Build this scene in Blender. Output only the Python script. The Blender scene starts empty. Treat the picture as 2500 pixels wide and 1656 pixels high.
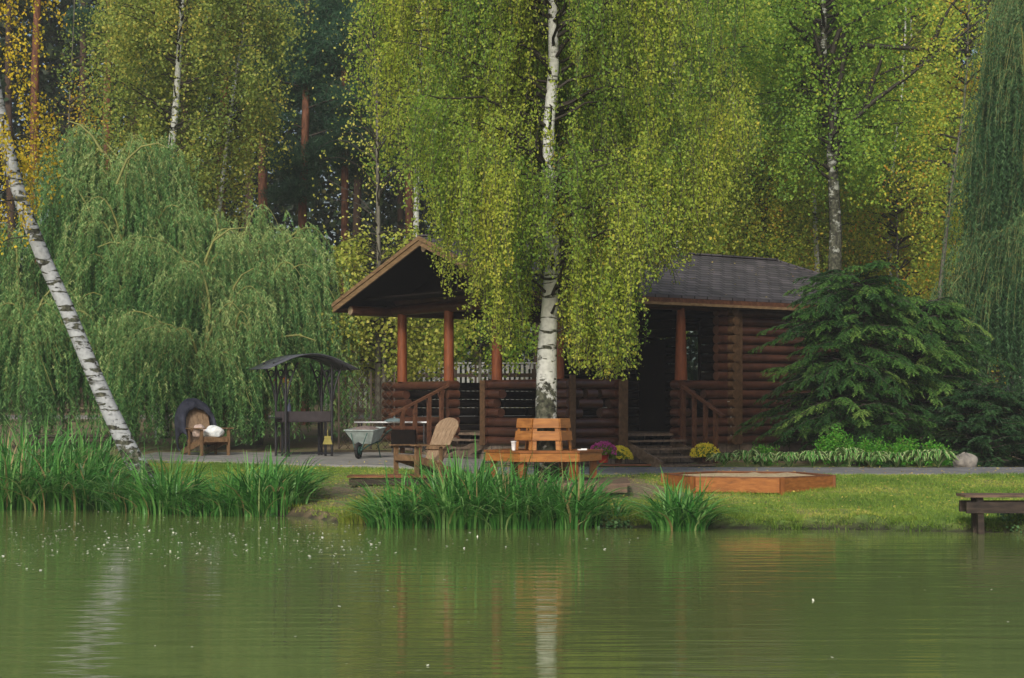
import bpy, math, random
import numpy as np
from math import sin, cos, pi, radians, atan2, sqrt, exp

random.seed(7)
RS = np.random.RandomState
SC = bpy.context.scene
COL = SC.collection
F = 4400.0; CX = 1250.0; HY = 990.0; CZ = 1.2; ZW = -0.5

def wx(px, Y): return (px - CX) * Y / F
def wz(py, Y): return CZ - (py - HY) * Y / F

# ------------------------------------------------------------------ terrain
SHORE = [(-60, 31), (-9, 30.6), (-5.6, 29.6), (-4.3, 28.2), (-3.0, 27.2), (-2.3, 26.0), (-1.5, 25.5), (0, 25.3), (2.0, 25.1),
         (3.5, 24.8), (5.5, 24.5), (7.0, 23.8), (9, 23.2), (60, 22.5)]
SHX = np.array([a for a, b in SHORE]); SHY = np.array([b for a, b in SHORE])
def shore(X):
    X = np.asarray(X, float)
    return np.interp(X, SHX, SHY) + 0.09*np.sin(X*3.1) + 0.06*np.sin(X*7.7+1) + 0.035*np.sin(X*17.3)
LPX = np.array([-60, -7, -5.4, -3.2, -1.2, 0.2, 60.0]); LPY = np.array([35.2, 35, 34.0, 32.2, 31.6, 31.0, 31.0])
def path_front(X): return np.interp(X, LPX, LPY)
def height(X, Y):
    X = np.asarray(X, float); Y = np.asarray(Y, float)
    ys = shore(X); yp = path_front(X)
    s = Y - ys
    kL = np.clip((-X - 0.3) / 2.0, 0, 1)
    zp = 0.08*kL
    t = np.clip(s / np.maximum(yp - ys, .5), 0, 1)
    bank = -0.40 + (0.40 + zp) * t**0.85
    lip = .13+.05*np.sin(X*2.9)+.03*np.sin(X*9.3)
    low = np.where(s < 0, np.maximum(-0.5 + s*0.35, -1.5), -0.5 + lip*np.clip(s/0.12, 0, 1))
    zf = np.where(s < 0.12, low, np.maximum(bank, -0.5+lip))
    YY = [0, 31, 34, 37, 42, 50, 60, 80, 120, 400]
    hl = np.interp(Y, YY, [.08, .08, .10, .14, .25, .5, .8, 1.5, 3.0, 10])
    hr = np.interp(Y, YY, [0, 0, 0, 0.0, .1, .4, .8, 1.5, 3.0, 10])
    back = hl*kL + hr*(1-kL)
    z = np.where(Y < yp, zf, back)
    nz = 0.012*np.sin(X*4.3+Y*2.1)*np.sin(Y*5.1-X*1.7)
    return z + np.where((s > .2) & (Y < yp-.2), nz, 0)
def h1(X, Y): return float(height(X, Y))

# ------------------------------------------------------------------ objects
def tag(o, label=None, cat=None, group=None, kind=None):
    if label: o['label'] = label
    if cat: o['category'] = cat
    if group: o['group'] = group
    if kind: o['kind'] = kind
    return o
def thing(name, label, cat, loc=(0, 0, 0), rz=0, group=None):
    o = bpy.data.objects.new(name, None); COL.objects.link(o)
    o.location = loc; o.rotation_euler = (0, 0, rz); o.empty_display_size = .1
    return tag(o, label, cat, group)
def link_mesh(name, me, mat, parent=None, label=None):
    o = bpy.data.objects.new(name, me); COL.objects.link(o)
    if mat: me.materials.append(mat)
    if parent: o.parent = parent
    if label: o['label'] = label
    return o
def np_mesh(name, V, Fq, tint=None, smooth=False):
    """V (n,3), Fq (m,k) faces; tint per face"""
    me = bpy.data.meshes.new(name)
    n = len(V); m, k = Fq.shape
    me.vertices.add(n); me.vertices.foreach_set('co', np.ascontiguousarray(V, np.float32).ravel())
    me.loops.add(m*k); me.loops.foreach_set('vertex_index', np.ascontiguousarray(Fq, np.int32).ravel())
    me.polygons.add(m); me.polygons.foreach_set('loop_start', np.arange(0, m*k, k, dtype=np.int32))
    if smooth: me.polygons.foreach_set('use_smooth', np.ones(m, bool))
    me.update(calc_edges=True)
    if tint is not None:
        a = me.attributes.new('tint', 'FLOAT', 'FACE'); a.data.foreach_set('value', np.ascontiguousarray(tint, np.float32))
    return me

class MB:
    def __init__(s): s.v = []; s.f = []; s.sm = []
    def add(s, vs, fs, smooth=False):
        b = len(s.v); s.v += [tuple(map(float, p)) for p in vs]; s.f += [tuple(i+b for i in f) for f in fs]; s.sm += [smooth]*len(fs); return s
    def box(s, c, d, rz=0, rx=0, ry=0):
        x, y, z = d[0]/2, d[1]/2, d[2]/2
        P = [(-x,-y,-z),(x,-y,-z),(x,y,-z),(-x,y,-z),(-x,-y,z),(x,-y,z),(x,y,z),(-x,y,z)]
        out = []
        for p in P:
            X, Y, Z = p
            Y, Z = Y*cos(rx)-Z*sin(rx), Y*sin(rx)+Z*cos(rx)
            X, Z = X*cos(ry)+Z*sin(ry), -X*sin(ry)+Z*cos(ry)
            X, Y = X*cos(rz)-Y*sin(rz), X*sin(rz)+Y*cos(rz)
            out.append((X+c[0], Y+c[1], Z+c[2]))
        return s.add(out, [(0,3,2,1),(4,5,6,7),(0,1,5,4),(1,2,6,5),(2,3,7,6),(3,0,4,7)])
    def beam(s, a, b, w, h, up=(0,0,1)):
        a = np.array(a, float); b = np.array(b, float); d = b-a; L = np.linalg.norm(d); d /= L
        up = np.array(up, float); r = np.cross(d, up)
        if np.linalg.norm(r) < 1e-4: r = np.cross(d, (1,0,0))
        r /= np.linalg.norm(r); u = np.cross(r, d)
        P = []
        for q in (a, b):
            for sx, sy in ((-1,-1),(1,-1),(1,1),(-1,1)): P.append(q + r*sx*w/2 + u*sy*h/2)
        return s.add(P, [(0,1,2,3),(7,6,5,4),(0,4,5,1),(1,5,6,2),(2,6,7,3),(3,7,4,0)])
    def tube(s, pts, rad, n=10, cap=True):
        pts = [np.array(p, float) for p in pts]; m = len(pts)
        if not hasattr(rad, '__len__'): rad = [rad]*m
        rings = []; prev = None
        for i, p in enumerate(pts):
            d = (pts[min(i+1, m-1)] - pts[max(i-1, 0)]); d /= (np.linalg.norm(d)+1e-9)
            if prev is None:
                r = np.cross(d, (0,0,1)) if abs(d[2]) < .9 else np.cross(d, (1,0,0))
            else: r = prev - d*np.dot(prev, d)
            r /= (np.linalg.norm(r)+1e-9); prev = r; u = np.cross(d, r)
            rings.append([p + rad[i]*(r*cos(2*pi*k/n)+u*sin(2*pi*k/n)) for k in range(n)])
        V = [q for R in rings for q in R]; Fc = []
        for i in range(m-1):
            for k in range(n):
                a = i*n+k; b = i*n+(k+1) % n; Fc.append((a, b, b+n, a+n))
        s.add(V, Fc, True)
        if cap:
            s.add(rings[0], [tuple(range(n))[::-1]]); s.add(rings[-1], [tuple(range(n))])
        return s
    def lathe(s, c, prof, n=16, cap=True):
        V = []; Fc = []
        for r, z in prof:
            for k in range(n): V.append((c[0]+r*cos(2*pi*k/n), c[1]+r*sin(2*pi*k/n), c[2]+z))
        for i in range(len(prof)-1):
            for k in range(n):
                a = i*n+k; b = i*n+(k+1) % n; Fc.append((a, b, b+n, a+n))
        s.add(V, Fc, True)
        if cap:
            s.add(V[:n], [tuple(range(n))[::-1]]); s.add(V[-n:], [tuple(range(n))])
        return s
    def prism(s, poly, z0, z1):
        n = len(poly); V = [(x, y, z0) for x, y in poly]+[(x, y, z1) for x, y in poly]
        return s.add(V, [tuple(range(n))[::-1], tuple(range(n, 2*n))]+[(i, (i+1) % n, n+(i+1) % n, n+i) for i in range(n)])
    def build(s, name, mat, parent=None, label=None, bevel=0):
        me = bpy.data.meshes.new(name); me.from_pydata(s.v, [], s.f); me.polygons.foreach_set('use_smooth', s.sm); me.update()
        o = link_mesh(name, me, mat, parent, label)
        if bevel:
            b = o.modifiers.new('bevel', 'BEVEL'); b.width = bevel; b.segments = 2; b.limit_method = 'ANGLE'
        return o

# ------------------------------------------------------------------ materials
def newmat(name):
    m = bpy.data.materials.new(name); m.use_nodes = True; nt = m.node_tree
    return m, nt, nt.nodes, nt.links, nt.nodes['Principled BSDF']
def ramp(N, stops, interp='LINEAR'):
    r = N.new('ShaderNodeValToRGB'); e = r.color_ramp.elements; r.color_ramp.interpolation = interp
    while len(e) < len(stops): e.new(.5)
    for el, (p, c) in zip(e, stops): el.position = p; el.color = (*c, 1)
    return r
def leafmat(name, stops, trans=.3, rough=.55, noise=0):
    m, nt, N, L, B = newmat(name)
    a = N.new('ShaderNodeAttribute'); a.attribute_name = 'tint'
    r = ramp(N, stops); L.new(a.outputs['Fac'], r.inputs[0])
    B.inputs['Roughness'].default_value = rough; B.inputs['Specular IOR Level'].default_value = .3
    L.new(r.outputs[0], B.inputs['Base Color'])
    t = N.new('ShaderNodeBsdfTranslucent'); L.new(r.outputs[0], t.inputs[0])
    mx = N.new('ShaderNodeMixShader'); mx.inputs[0].default_value = trans
    L.new(B.outputs[0], mx.inputs[1]); L.new(t.outputs[0], mx.inputs[2]); L.new(mx.outputs[0], N['Material Output'].inputs[0])
    return m
def noisemat(name, stops, scale=(1,1,1), detail=6, rough=.7, bump=.3, nscale=5, spec=.3, dist=0.02, distort=0.0):
    m, nt, N, L, B = newmat(name)
    tc = N.new('ShaderNodeTexCoord'); mp = N.new('ShaderNodeMapping'); mp.inputs['Scale'].default_value = scale
    n = N.new('ShaderNodeTexNoise'); n.inputs['Scale'].default_value = nscale; n.inputs['Detail'].default_value = detail; n.inputs['Distortion'].default_value = distort
    L.new(tc.outputs['Object'], mp.inputs[0]); L.new(mp.outputs[0], n.inputs[0])
    r = ramp(N, stops); L.new(n.outputs[0], r.inputs[0]); L.new(r.outputs[0], B.inputs['Base Color'])
    B.inputs['Roughness'].default_value = rough; B.inputs['Specular IOR Level'].default_value = spec
    if bump:
        b = N.new('ShaderNodeBump'); b.inputs['Strength'].default_value = bump; b.inputs['Distance'].default_value = dist
        L.new(n.outputs[0], b.inputs['Height']); L.new(b.outputs[0], B.inputs['Normal'])
    return m
def woodmat(name, dark, mid, light, scale=(3,3,3), rough=.6, spec=.3, bump=.25):
    return noisemat(name, [(.25, dark), (.5, mid), (.75, light)], scale=scale, nscale=4, rough=rough, spec=spec, bump=bump, dist=.01, distort=.4)
def plain(name, c, rough=.6, spec=.3, metal=0, var=.25):
    m = noisemat(name, [(.3, tuple(x*(1-var) for x in c)), (.7, tuple(min(1, x*(1+var)) for x in c))], nscale=7, rough=rough, bump=.08, spec=spec)
    m.node_tree.nodes['Principled BSDF'].inputs['Metallic'].default_value = metal
    return m

# birch bark: pale with dark horizontal lenticels, dark fissured near the base
def birchbark(name, zmid, zspan, white=(.55,.56,.53), thr=.55, blot=.5):
    m, nt, N, L, B = newmat(name)
    tc = N.new('ShaderNodeTexCoord')
    mp = N.new('ShaderNodeMapping'); mp.inputs['Scale'].default_value = (2.2, 2.2, 9)
    n1 = N.new('ShaderNodeTexNoise'); n1.inputs['Scale'].default_value = 1.3; n1.inputs['Detail'].default_value = 5; n1.inputs['Distortion'].default_value = .8
    L.new(tc.outputs['Object'], mp.inputs[0]); L.new(mp.outputs[0], n1.inputs[0])
    r1 = ramp(N, [(thr, (0,0,0)), (thr+.05, (1,1,1))]); L.new(n1.outputs[0], r1.inputs[0])
    n2 = N.new('ShaderNodeTexNoise'); n2.inputs['Scale'].default_value = 3.2; n2.inputs['Detail'].default_value = 5; n2.inputs['Roughness'].default_value = .65
    mp2 = N.new('ShaderNodeMapping'); mp2.inputs['Scale'].default_value = (1, 1, 1.2)
    L.new(tc.outputs['Object'], mp2.inputs[0]); L.new(mp2.outputs[0], n2.inputs[0])
    # height term makes the base rough and dark
    sx = N.new('ShaderNodeSeparateXYZ'); L.new(tc.outputs['Object'], sx.inputs[0])
    mr = N.new('ShaderNodeMapRange'); mr.inputs['From Min'].default_value = zmid-zspan; mr.inputs['From Max'].default_value = zmid+zspan
    mr.inputs['To Min'].default_value = .25; mr.inputs['To Max'].default_value = -.09
    L.new(sx.outputs[2], mr.inputs[0])
    ad = N.new('ShaderNodeMath'); ad.operation = 'ADD'; L.new(n2.outputs[0], ad.inputs[0]); L.new(mr.outputs[0], ad.inputs[1])
    r2 = ramp(N, [(blot+.07, (0,0,0)), (blot+.13, (1,1,1))]); L.new(ad.outputs[0], r2.inputs[0])
    mxm = N.new('ShaderNodeMath'); mxm.operation = 'MAXIMUM'; L.new(r1.outputs[0], mxm.inputs[0]); L.new(r2.outputs[0], mxm.inputs[1])
    n3 = N.new('ShaderNodeTexNoise'); n3.inputs['Scale'].default_value = 14; n3.inputs['Detail'].default_value = 4
    L.new(tc.outputs['Object'], n3.inputs[0])
    rw = ramp(N, [(.3, tuple(x*.72 for x in white)), (.6, white)]); L.new(n3.outputs[0], rw.inputs[0])
    rd = ramp(N, [(.35, (.018,.017,.014)), (.55, (.07,.075,.05)), (.7, (.15,.14,.11))]); L.new(n3.outputs[0], rd.inputs[0])
    mx = N.new('ShaderNodeMixRGB'); L.new(mxm.outputs[0], mx.inputs[0]); L.new(rw.outputs[0], mx.inputs[1]); L.new(rd.outputs[0], mx.inputs[2])
    L.new(mx.outputs[0], B.inputs['Base Color']); B.inputs['Roughness'].default_value = .75; B.inputs['Specular IOR Level'].default_value = .2
    b = N.new('ShaderNodeBump'); b.inputs['Strength'].default_value = .5; b.inputs['Distance'].default_value = .03; b.invert = True
    L.new(mxm.outputs[0], b.inputs['Height']); L.new(b.outputs[0], B.inputs['Normal'])
    return m

M = {}
M['birch_main'] = birchbark('birch_bark_main', 1.7, .9, white=(.60,.61,.58), thr=.58, blot=.52)
M['birch_lean'] = birchbark('birch_bark_leaning', 0.5, .7, white=(.40,.42,.44), thr=.53, blot=.45)
M['birch_far'] = birchbark('birch_bark_far', 0.0, 3, white=(.55,.57,.53), thr=.55, blot=.5)
M['birch_dark'] = birchbark('birch_bark_dark', 3.0, 6.0, white=(.40,.42,.38), thr=.47, blot=.36)
M['twig'] = plain('dark_twig_bark', (.035,.03,.022))
M['greybark'] = noisemat('grey_bark', [(.3, (.05,.045,.035)), (.7, (.19,.18,.14))], scale=(4,4,1), nscale=3)
M['pinebark'] = noisemat('orange_pine_bark', [(.3, (.06,.025,.014)), (.55, (.15,.06,.03)), (.75, (.24,.10,.05))], scale=(3,3,1), nscale=4, bump=.6)
M['willowtwig'] = plain('yellow_willow_twig', (.20,.21,.06))
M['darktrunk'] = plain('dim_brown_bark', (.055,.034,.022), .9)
# leaves
M['birch_leaf'] = leafmat('birch_leaves', [(0, (.12,.25,.05)), (.3, (.25,.40,.06)), (.6, (.44,.53,.07)), (.85, (.60,.62,.09)), (1, (.74,.60,.09))], .52)
M['birch_leaf2'] = leafmat('olive_birch_leaves', [(0, (.14,.22,.05)), (.45, (.29,.37,.07)), (.75, (.50,.49,.09)), (1, (.62,.49,.09))], .45)
M['gold_leaf'] = leafmat('golden_birch_leaves', [(0, (.34,.34,.03)), (.4, (.62,.50,.035)), (.8, (.80,.56,.035)), (1, (.68,.36,.03))], .42)
M['green_leaf'] = leafmat('green_autumn_leaves', [(0, (.14,.28,.04)), (.45, (.27,.45,.055)), (.75, (.48,.57,.06)), (1, (.74,.64,.07))], .45)
M['orange_leaf'] = leafmat('orange_autumn_leaves', [(0, (.20,.34,.05)), (.4, (.40,.50,.06)), (.7, (.66,.60,.07)), (.88, (.74,.46,.06)), (1, (.62,.28,.04))], .45)
M['pale_leaf'] = leafmat('pale_yellow_leaves', [(0, (.16,.26,.04)), (.4, (.42,.48,.07)), (1, (.74,.68,.16))], .42)
M['willow_leaf'] = leafmat('willow_leaves', [(0, (.04,.12,.035)), (.45, (.11,.27,.075)), (.8, (.25,.43,.14)), (1, (.46,.56,.22))], .38)
M['willow_dark'] = leafmat('dark_willow_leaves', [(0, (.025,.08,.028)), (.6, (.06,.145,.05)), (1, (.13,.24,.085))], .3)
M['needle'] = leafmat('pine_needles', [(0, (.012,.05,.028)), (.6, (.035,.10,.05)), (1, (.08,.17,.075))], .15)
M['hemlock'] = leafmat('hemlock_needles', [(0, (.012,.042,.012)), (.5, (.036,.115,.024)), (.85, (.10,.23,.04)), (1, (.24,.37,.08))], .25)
M['juniper'] = leafmat('dark_shrub_needles', [(0, (.01,.035,.012)), (.6, (.022,.07,.02)), (1, (.05,.12,.03))], .1)
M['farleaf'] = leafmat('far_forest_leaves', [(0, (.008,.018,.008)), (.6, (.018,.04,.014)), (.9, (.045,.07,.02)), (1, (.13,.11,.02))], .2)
M['reed'] = leafmat('iris_blades', [(0, (.025,.10,.022)), (.4, (.07,.25,.045)), (.7, (.16,.40,.09)), (.9, (.32,.50,.18)), (1, (.40,.31,.14))], .3, .4)
M['grass'] = leafmat('lawn_blades', [(0, (.07,.15,.022)), (.45, (.19,.31,.04)), (.8, (.34,.40,.06)), (1, (.50,.42,.13))], .3)
M['hosta'] = leafmat('hosta_leaves', [(0, (.03,.14,.02)), (.5, (.08,.27,.04)), (.55, (.28,.40,.14)), (1, (.52,.56,.30))], .2, .4)
M['fern'] = leafmat('bright_fern_leaves', [(0, (.04,.18,.015)), (.6, (.08,.30,.02)), (1, (.17,.42,.04))], .3)
M['cress'] = leafmat('water_plant_leaves', [(0, (.035,.11,.035)), (1, (.13,.26,.10))], .2)
M['fallen'] = leafmat('fallen_leaves_mix', [(0, (.5,.42,.08)), (.6, (.62,.5,.12)), (1, (.4,.2,.05))], .2)
M['speck'] = leafmat('pale_floating_specks', [(0, (.45,.5,.35)), (1, (.8,.82,.7))], .1)
# cabin
M['log'] = woodmat('stained_log', (.036,.015,.010), (.070,.027,.015), (.105,.044,.026), scale=(1.3,1.3,1.3), rough=.33, spec=.6)
M['post'] = woodmat('reddish_post', (.12,.034,.013), (.19,.054,.019), (.25,.078,.028), scale=(4,4,1), rough=.5)
M['logend'] = woodmat('weathered_log_end', (.05,.028,.014), (.10,.055,.026), (.16,.09,.045))
M['dark_shade_wood'] = woodmat('dark_wood_with_shade', (.004,.003,.003), (.008,.0055,.0045), (.013,.008,.006), rough=.9, spec=.1)  # near-black colour stands in for shade inside the porch and roof
M['stepwood'] = woodmat('worn_step_wood', (.075,.055,.04), (.15,.11,.08), (.24,.18,.13), rough=.7)
M['railwood'] = woodmat('brown_handrail_wood', (.05,.02,.012), (.10,.042,.022), (.15,.07,.035), rough=.6)
M['barge'] = woodmat('brown_bargeboard', (.11,.065,.032), (.20,.125,.06), (.29,.19,.095), scale=(1.5,1.5,6), rough=.7)
M['paleend'] = plain('cut_beam_end', (.33,.25,.16))
def shingles():
    m, nt, N, L, B = newmat('grey_brown_shingles')
    tc = N.new('ShaderNodeTexCoord'); br = N.new('ShaderNodeTexBrick')
    br.offset = .5; br.inputs['Scale'].default_value = 1; br.inputs['Brick Width'].default_value = .36; br.inputs['Row Height'].default_value = .19
    br.inputs['Mortar Size'].default_value = .02; br.inputs['Mortar Smooth'].default_value = .3
    br.inputs['Color1'].default_value = (.05,.046,.052,1); br.inputs['Color2'].default_value = (.095,.086,.094,1); br.inputs['Mortar'].default_value = (.010,.009,.011,1)
    L.new(tc.outputs['Object'], br.inputs[0])
    n = N.new('ShaderNodeTexNoise'); n.inputs['Scale'].default_value = 1.6; n.inputs['Detail'].default_value = 8; L.new(tc.outputs['Object'], n.inputs[0])
    r = ramp(N, [(.3, (.6,.6,.6)), (.7, (1.25,1.22,1.2))]); L.new(n.outputs[0], r.inputs[0])
    mx = N.new('ShaderNodeMixRGB'); mx.blend_type = 'MULTIPLY'; mx.inputs[0].default_value = 1
    L.new(br.outputs[0], mx.inputs[1]); L.new(r.outputs[0], mx.inputs[2]); L.new(mx.outputs[0], B.inputs['Base Color'])
    B.inputs['Roughness'].default_value = .75
    b = N.new('ShaderNodeBump'); b.inputs['Strength'].default_value = .6; b.inputs['Distance'].default_value = .02; b.invert = True
    L.new(br.outputs['Fac'], b.inputs['Height']); L.new(b.outputs[0], B.inputs['Normal'])
    return m
M['shingle'] = shingles()
def stonemat():
    m, nt, N, L, B = newmat('stone_foundation')
    tc = N.new('ShaderNodeTexCoord'); mp = N.new('ShaderNodeMapping'); mp.inputs['Rotation'].default_value = (radians(90), 0, 0)
    sx = N.new('ShaderNodeSeparateXYZ'); L.new(tc.outputs['Object'], sx.inputs[0])
    ad = N.new('ShaderNodeMath'); ad.operation = 'ADD'; L.new(sx.outputs[0], ad.inputs[0]); L.new(sx.outputs[1], ad.inputs[1])
    cb = N.new('ShaderNodeCombineXYZ'); L.new(ad.outputs[0], cb.inputs[0]); L.new(sx.outputs[2], cb.inputs[1])
    br = N.new('ShaderNodeTexBrick'); br.inputs['Scale'].default_value = 1; br.inputs['Brick Width'].default_value = .38; br.inputs['Row Height'].default_value = .19; br.inputs['Mortar Size'].default_value = .012
    br.inputs['Color1'].default_value = (.15,.12,.10,1); br.inputs['Color2'].default_value = (.24,.19,.155,1); br.inputs['Mortar'].default_value = (.05,.045,.04,1)
    L.new(cb.outputs[0], br.inputs[0])
    n = N.new('ShaderNodeTexNoise'); n.inputs['Scale'].default_value = 9; n.inputs['Detail'].default_value = 6; L.new(tc.outputs['Object'], n.inputs[0])
    r = ramp(N, [(.3, (.55,.55,.55)), (.7, (1.3,1.25,1.2))]); L.new(n.outputs[0], r.inputs[0])
    mx = N.new('ShaderNodeMixRGB'); mx.blend_type = 'MULTIPLY'; mx.inputs[0].default_value = 1
    L.new(br.outputs[0], mx.inputs[1]); L.new(r.outputs[0], mx.inputs[2]); L.new(mx.outputs[0], B.inputs['Base Color']); B.inputs['Roughness'].default_value = .9
    b = N.new('ShaderNodeBump'); b.inputs['Strength'].default_value = .7; b.inputs['Distance'].default_value = .03; L.new(n.outputs[0], b.inputs['Height']); L.new(b.outputs[0], B.inputs['Normal'])
    return m
M['stone'] = stonemat()
def glassmat():
    m, nt, N, L, B = newmat('window_glass')
    B.inputs['Base Color'].default_value = (.8,.9,.85,1); B.inputs['Roughness'].default_value = .02; B.inputs['Transmission Weight'].default_value = 1; B.inputs['IOR'].default_value = 1.1
    return m
M['glass'] = glassmat()
# furniture
M['orangewood'] = woodmat('orange_varnished_pine', (.20,.075,.016), (.32,.125,.026), (.42,.18,.042), scale=(1,1,5), rough=.4, spec=.45)
M['brownseat'] = woodmat('dark_varnished_pine', (.13,.045,.014), (.21,.075,.02), (.3,.11,.03), scale=(1,4,1), rough=.4)
M['sandboxwood'] = woodmat('sandbox_board', (.17,.062,.016), (.28,.10,.022), (.37,.145,.036), scale=(2,2,7), rough=.6)
M['adback'] = woodmat('pale_chair_wood', (.17,.11,.065), (.27,.185,.115), (.36,.26,.17), scale=(6,6,1.2), rough=.65)
M['adarm'] = woodmat('brown_chair_wood', (.09,.05,.025), (.17,.10,.05), (.26,.16,.08), scale=(4,4,2), rough=.6)
M['oldboard'] = woodmat('weathered_boards', (.06,.04,.03), (.13,.085,.06), (.21,.14,.10), scale=(1,5,5), rough=.8)
M['redboard'] = woodmat('reddish_boards', (.09,.035,.018), (.17,.065,.03), (.24,.11,.055), scale=(1,5,5), rough=.8)
M['blackboard'] = woodmat('dark_wet_boards', (.012,.009,.007), (.03,.021,.016), (.065,.046,.032), scale=(1,5,5), rough=.7)
M['sand'] = noisemat('pale_sand', [(.3, (.34,.26,.15)), (.7, (.52,.42,.26))], nscale=14, rough=.95, bump=.6)
M['metal'] = plain('black_iron', (.022,.022,.026), .5, .5, .3)
M['canopy'] = plain('grey_sheet_canopy', (.085,.09,.105), .45, .5, .2)
M['brazier'] = plain('rusty_brazier', (.05,.042,.045), .7)
M['barrow'] = plain('pale_green_barrow', (.36,.43,.41), .45, .5)
M['barrowframe'] = plain('dark_green_frame', (.035,.09,.075), .5)
M['rubber'] = plain('black_rubber', (.02,.02,.02), .8)
M['rubble'] = noisemat('barrow_soil', [(.3, (.12,.09,.08)), (.7, (.28,.22,.2))], nscale=14, bump=.8)
M['whitetop'] = plain('white_table_top', (.72,.75,.78), .3, .5, var=.05)
M['lid'] = plain('grey_lid', (.14,.19,.20), .4, .5)
M['bottle'] = plain('bottle_body', (.10,.12,.2), .3, .5)
M['cup'] = plain('white_foam_cup', (.8,.8,.82), .6, var=.04)
M['yellowplastic'] = plain('yellow_plastic', (.24,.21,.05), .7)
M['jacket'] = noisemat('dark_blue_jacket', [(.3, (.012,.014,.024)), (.7, (.045,.05,.075))], nscale=5, rough=.85, bump=.8, dist=.05)
M['bag'] = noisemat('white_bag_film', [(.3, (.62,.66,.68)), (.7, (.86,.88,.88))], nscale=9, rough=.35, bump=.9, dist=.05)
M['pinkbag'] = noisemat('pinkish_bag_film', [(.3, (.45,.33,.28)), (.7, (.62,.5,.44))], nscale=9, rough=.4, bump=.9, dist=.05)
M['redpot'] = plain('red_pot', (.42,.025,.02), .35, .5)
M['brownpot'] = plain('brown_pot', (.08,.04,.03), .5)
M['magenta'] = leafmat('magenta_petals', [(0, (.45,.04,.26)), (1, (.80,.18,.58))], .3)
M['yellow'] = leafmat('yellow_petals', [(0, (.78,.66,.03)), (1, (.92,.86,.10))], .3)
M['redpetal'] = leafmat('orange_red_petals', [(0, (.5,.05,.02)), (1, (.75,.16,.04))], .2)
M['rock'] = noisemat('grey_boulder', [(.3, (.12,.11,.10)), (.6, (.26,.24,.21)), (.8, (.38,.35,.30))], nscale=5, rough=.9, bump=.8, dist=.06)
M['palefence'] = noisemat('pale_fence_metal', [(.3, (.30,.31,.29)), (.7, (.46,.46,.43))], nscale=2, rough=.7)
M['brownfence'] = plain('brown_rail_fence', (.05,.033,.022), .8)
M['iron'] = plain('thin_brown_iron', (.05,.035,.025), .7)
M['lamp'] = plain('white_lamp_globe', (.75,.75,.78), .3, .5, var=.03)
M['pipe'] = plain('white_plastic_pipe', (.55,.55,.52), .5)

# ground: soil / grass mix, water, asphalt
def groundmat():
    m, nt, N, L, B = newmat('grassy_ground')
    tc = N.new('ShaderNodeTexCoord')
    n = N.new('ShaderNodeTexNoise'); n.inputs['Scale'].default_value = .55; n.inputs['Detail'].default_value = 9; n.inputs['Roughness'].default_value = .7
    L.new(tc.outputs['Object'], n.inputs[0])
    n2 = N.new('ShaderNodeTexNoise'); n2.inputs['Scale'].default_value = 22; n2.inputs['Detail'].default_value = 5; L.new(tc.outputs['Object'], n2.inputs[0])
    a = N.new('ShaderNodeAttribute'); a.attribute_name = 'soil'
    ad = N.new('ShaderNodeMath'); ad.operation = 'ADD'; L.new(n.outputs[0], ad.inputs[0]); L.new(a.outputs['Fac'], ad.inputs[1])
    r = ramp(N, [(.42, (.09,.17,.024)), (.55, (.14,.19,.035)), (.68, (.20,.15,.08)), (.9, (.19,.145,.095))]); L.new(ad.outputs[0], r.inputs[0])
    r2 = ramp(N, [(.3, (.6,.6,.6)), (.7, (1.3,1.3,1.3))]); L.new(n2.outputs[0], r2.inputs[0])
    mx = N.new('ShaderNodeMixRGB'); mx.blend_type = 'MULTIPLY'; mx.inputs[0].default_value = 1
    L.new(r.outputs[0], mx.inputs[1]); L.new(r2.outputs[0], mx.inputs[2]); L.new(mx.outputs[0], B.inputs['Base Color'])
    B.inputs['Roughness'].default_value = .95
    a2 = N.new('ShaderNodeAttribute'); a2.attribute_name = 'edge_dark'
    m2 = N.new('ShaderNodeMixRGB'); L.new(a2.outputs['Fac'], m2.inputs[0]); L.new(mx.outputs[0], m2.inputs[1]); m2.inputs[2].default_value = (.022,.02,.012,1); L.new(m2.outputs[0], B.inputs['Base Color'])
    b = N.new('ShaderNodeBump'); b.inputs['Strength'].default_value = .6; b.inputs['Distance'].default_value = .04; L.new(n2.outputs[0], b.inputs['Height']); L.new(b.outputs[0], B.inputs['Normal'])
    return m
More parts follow.
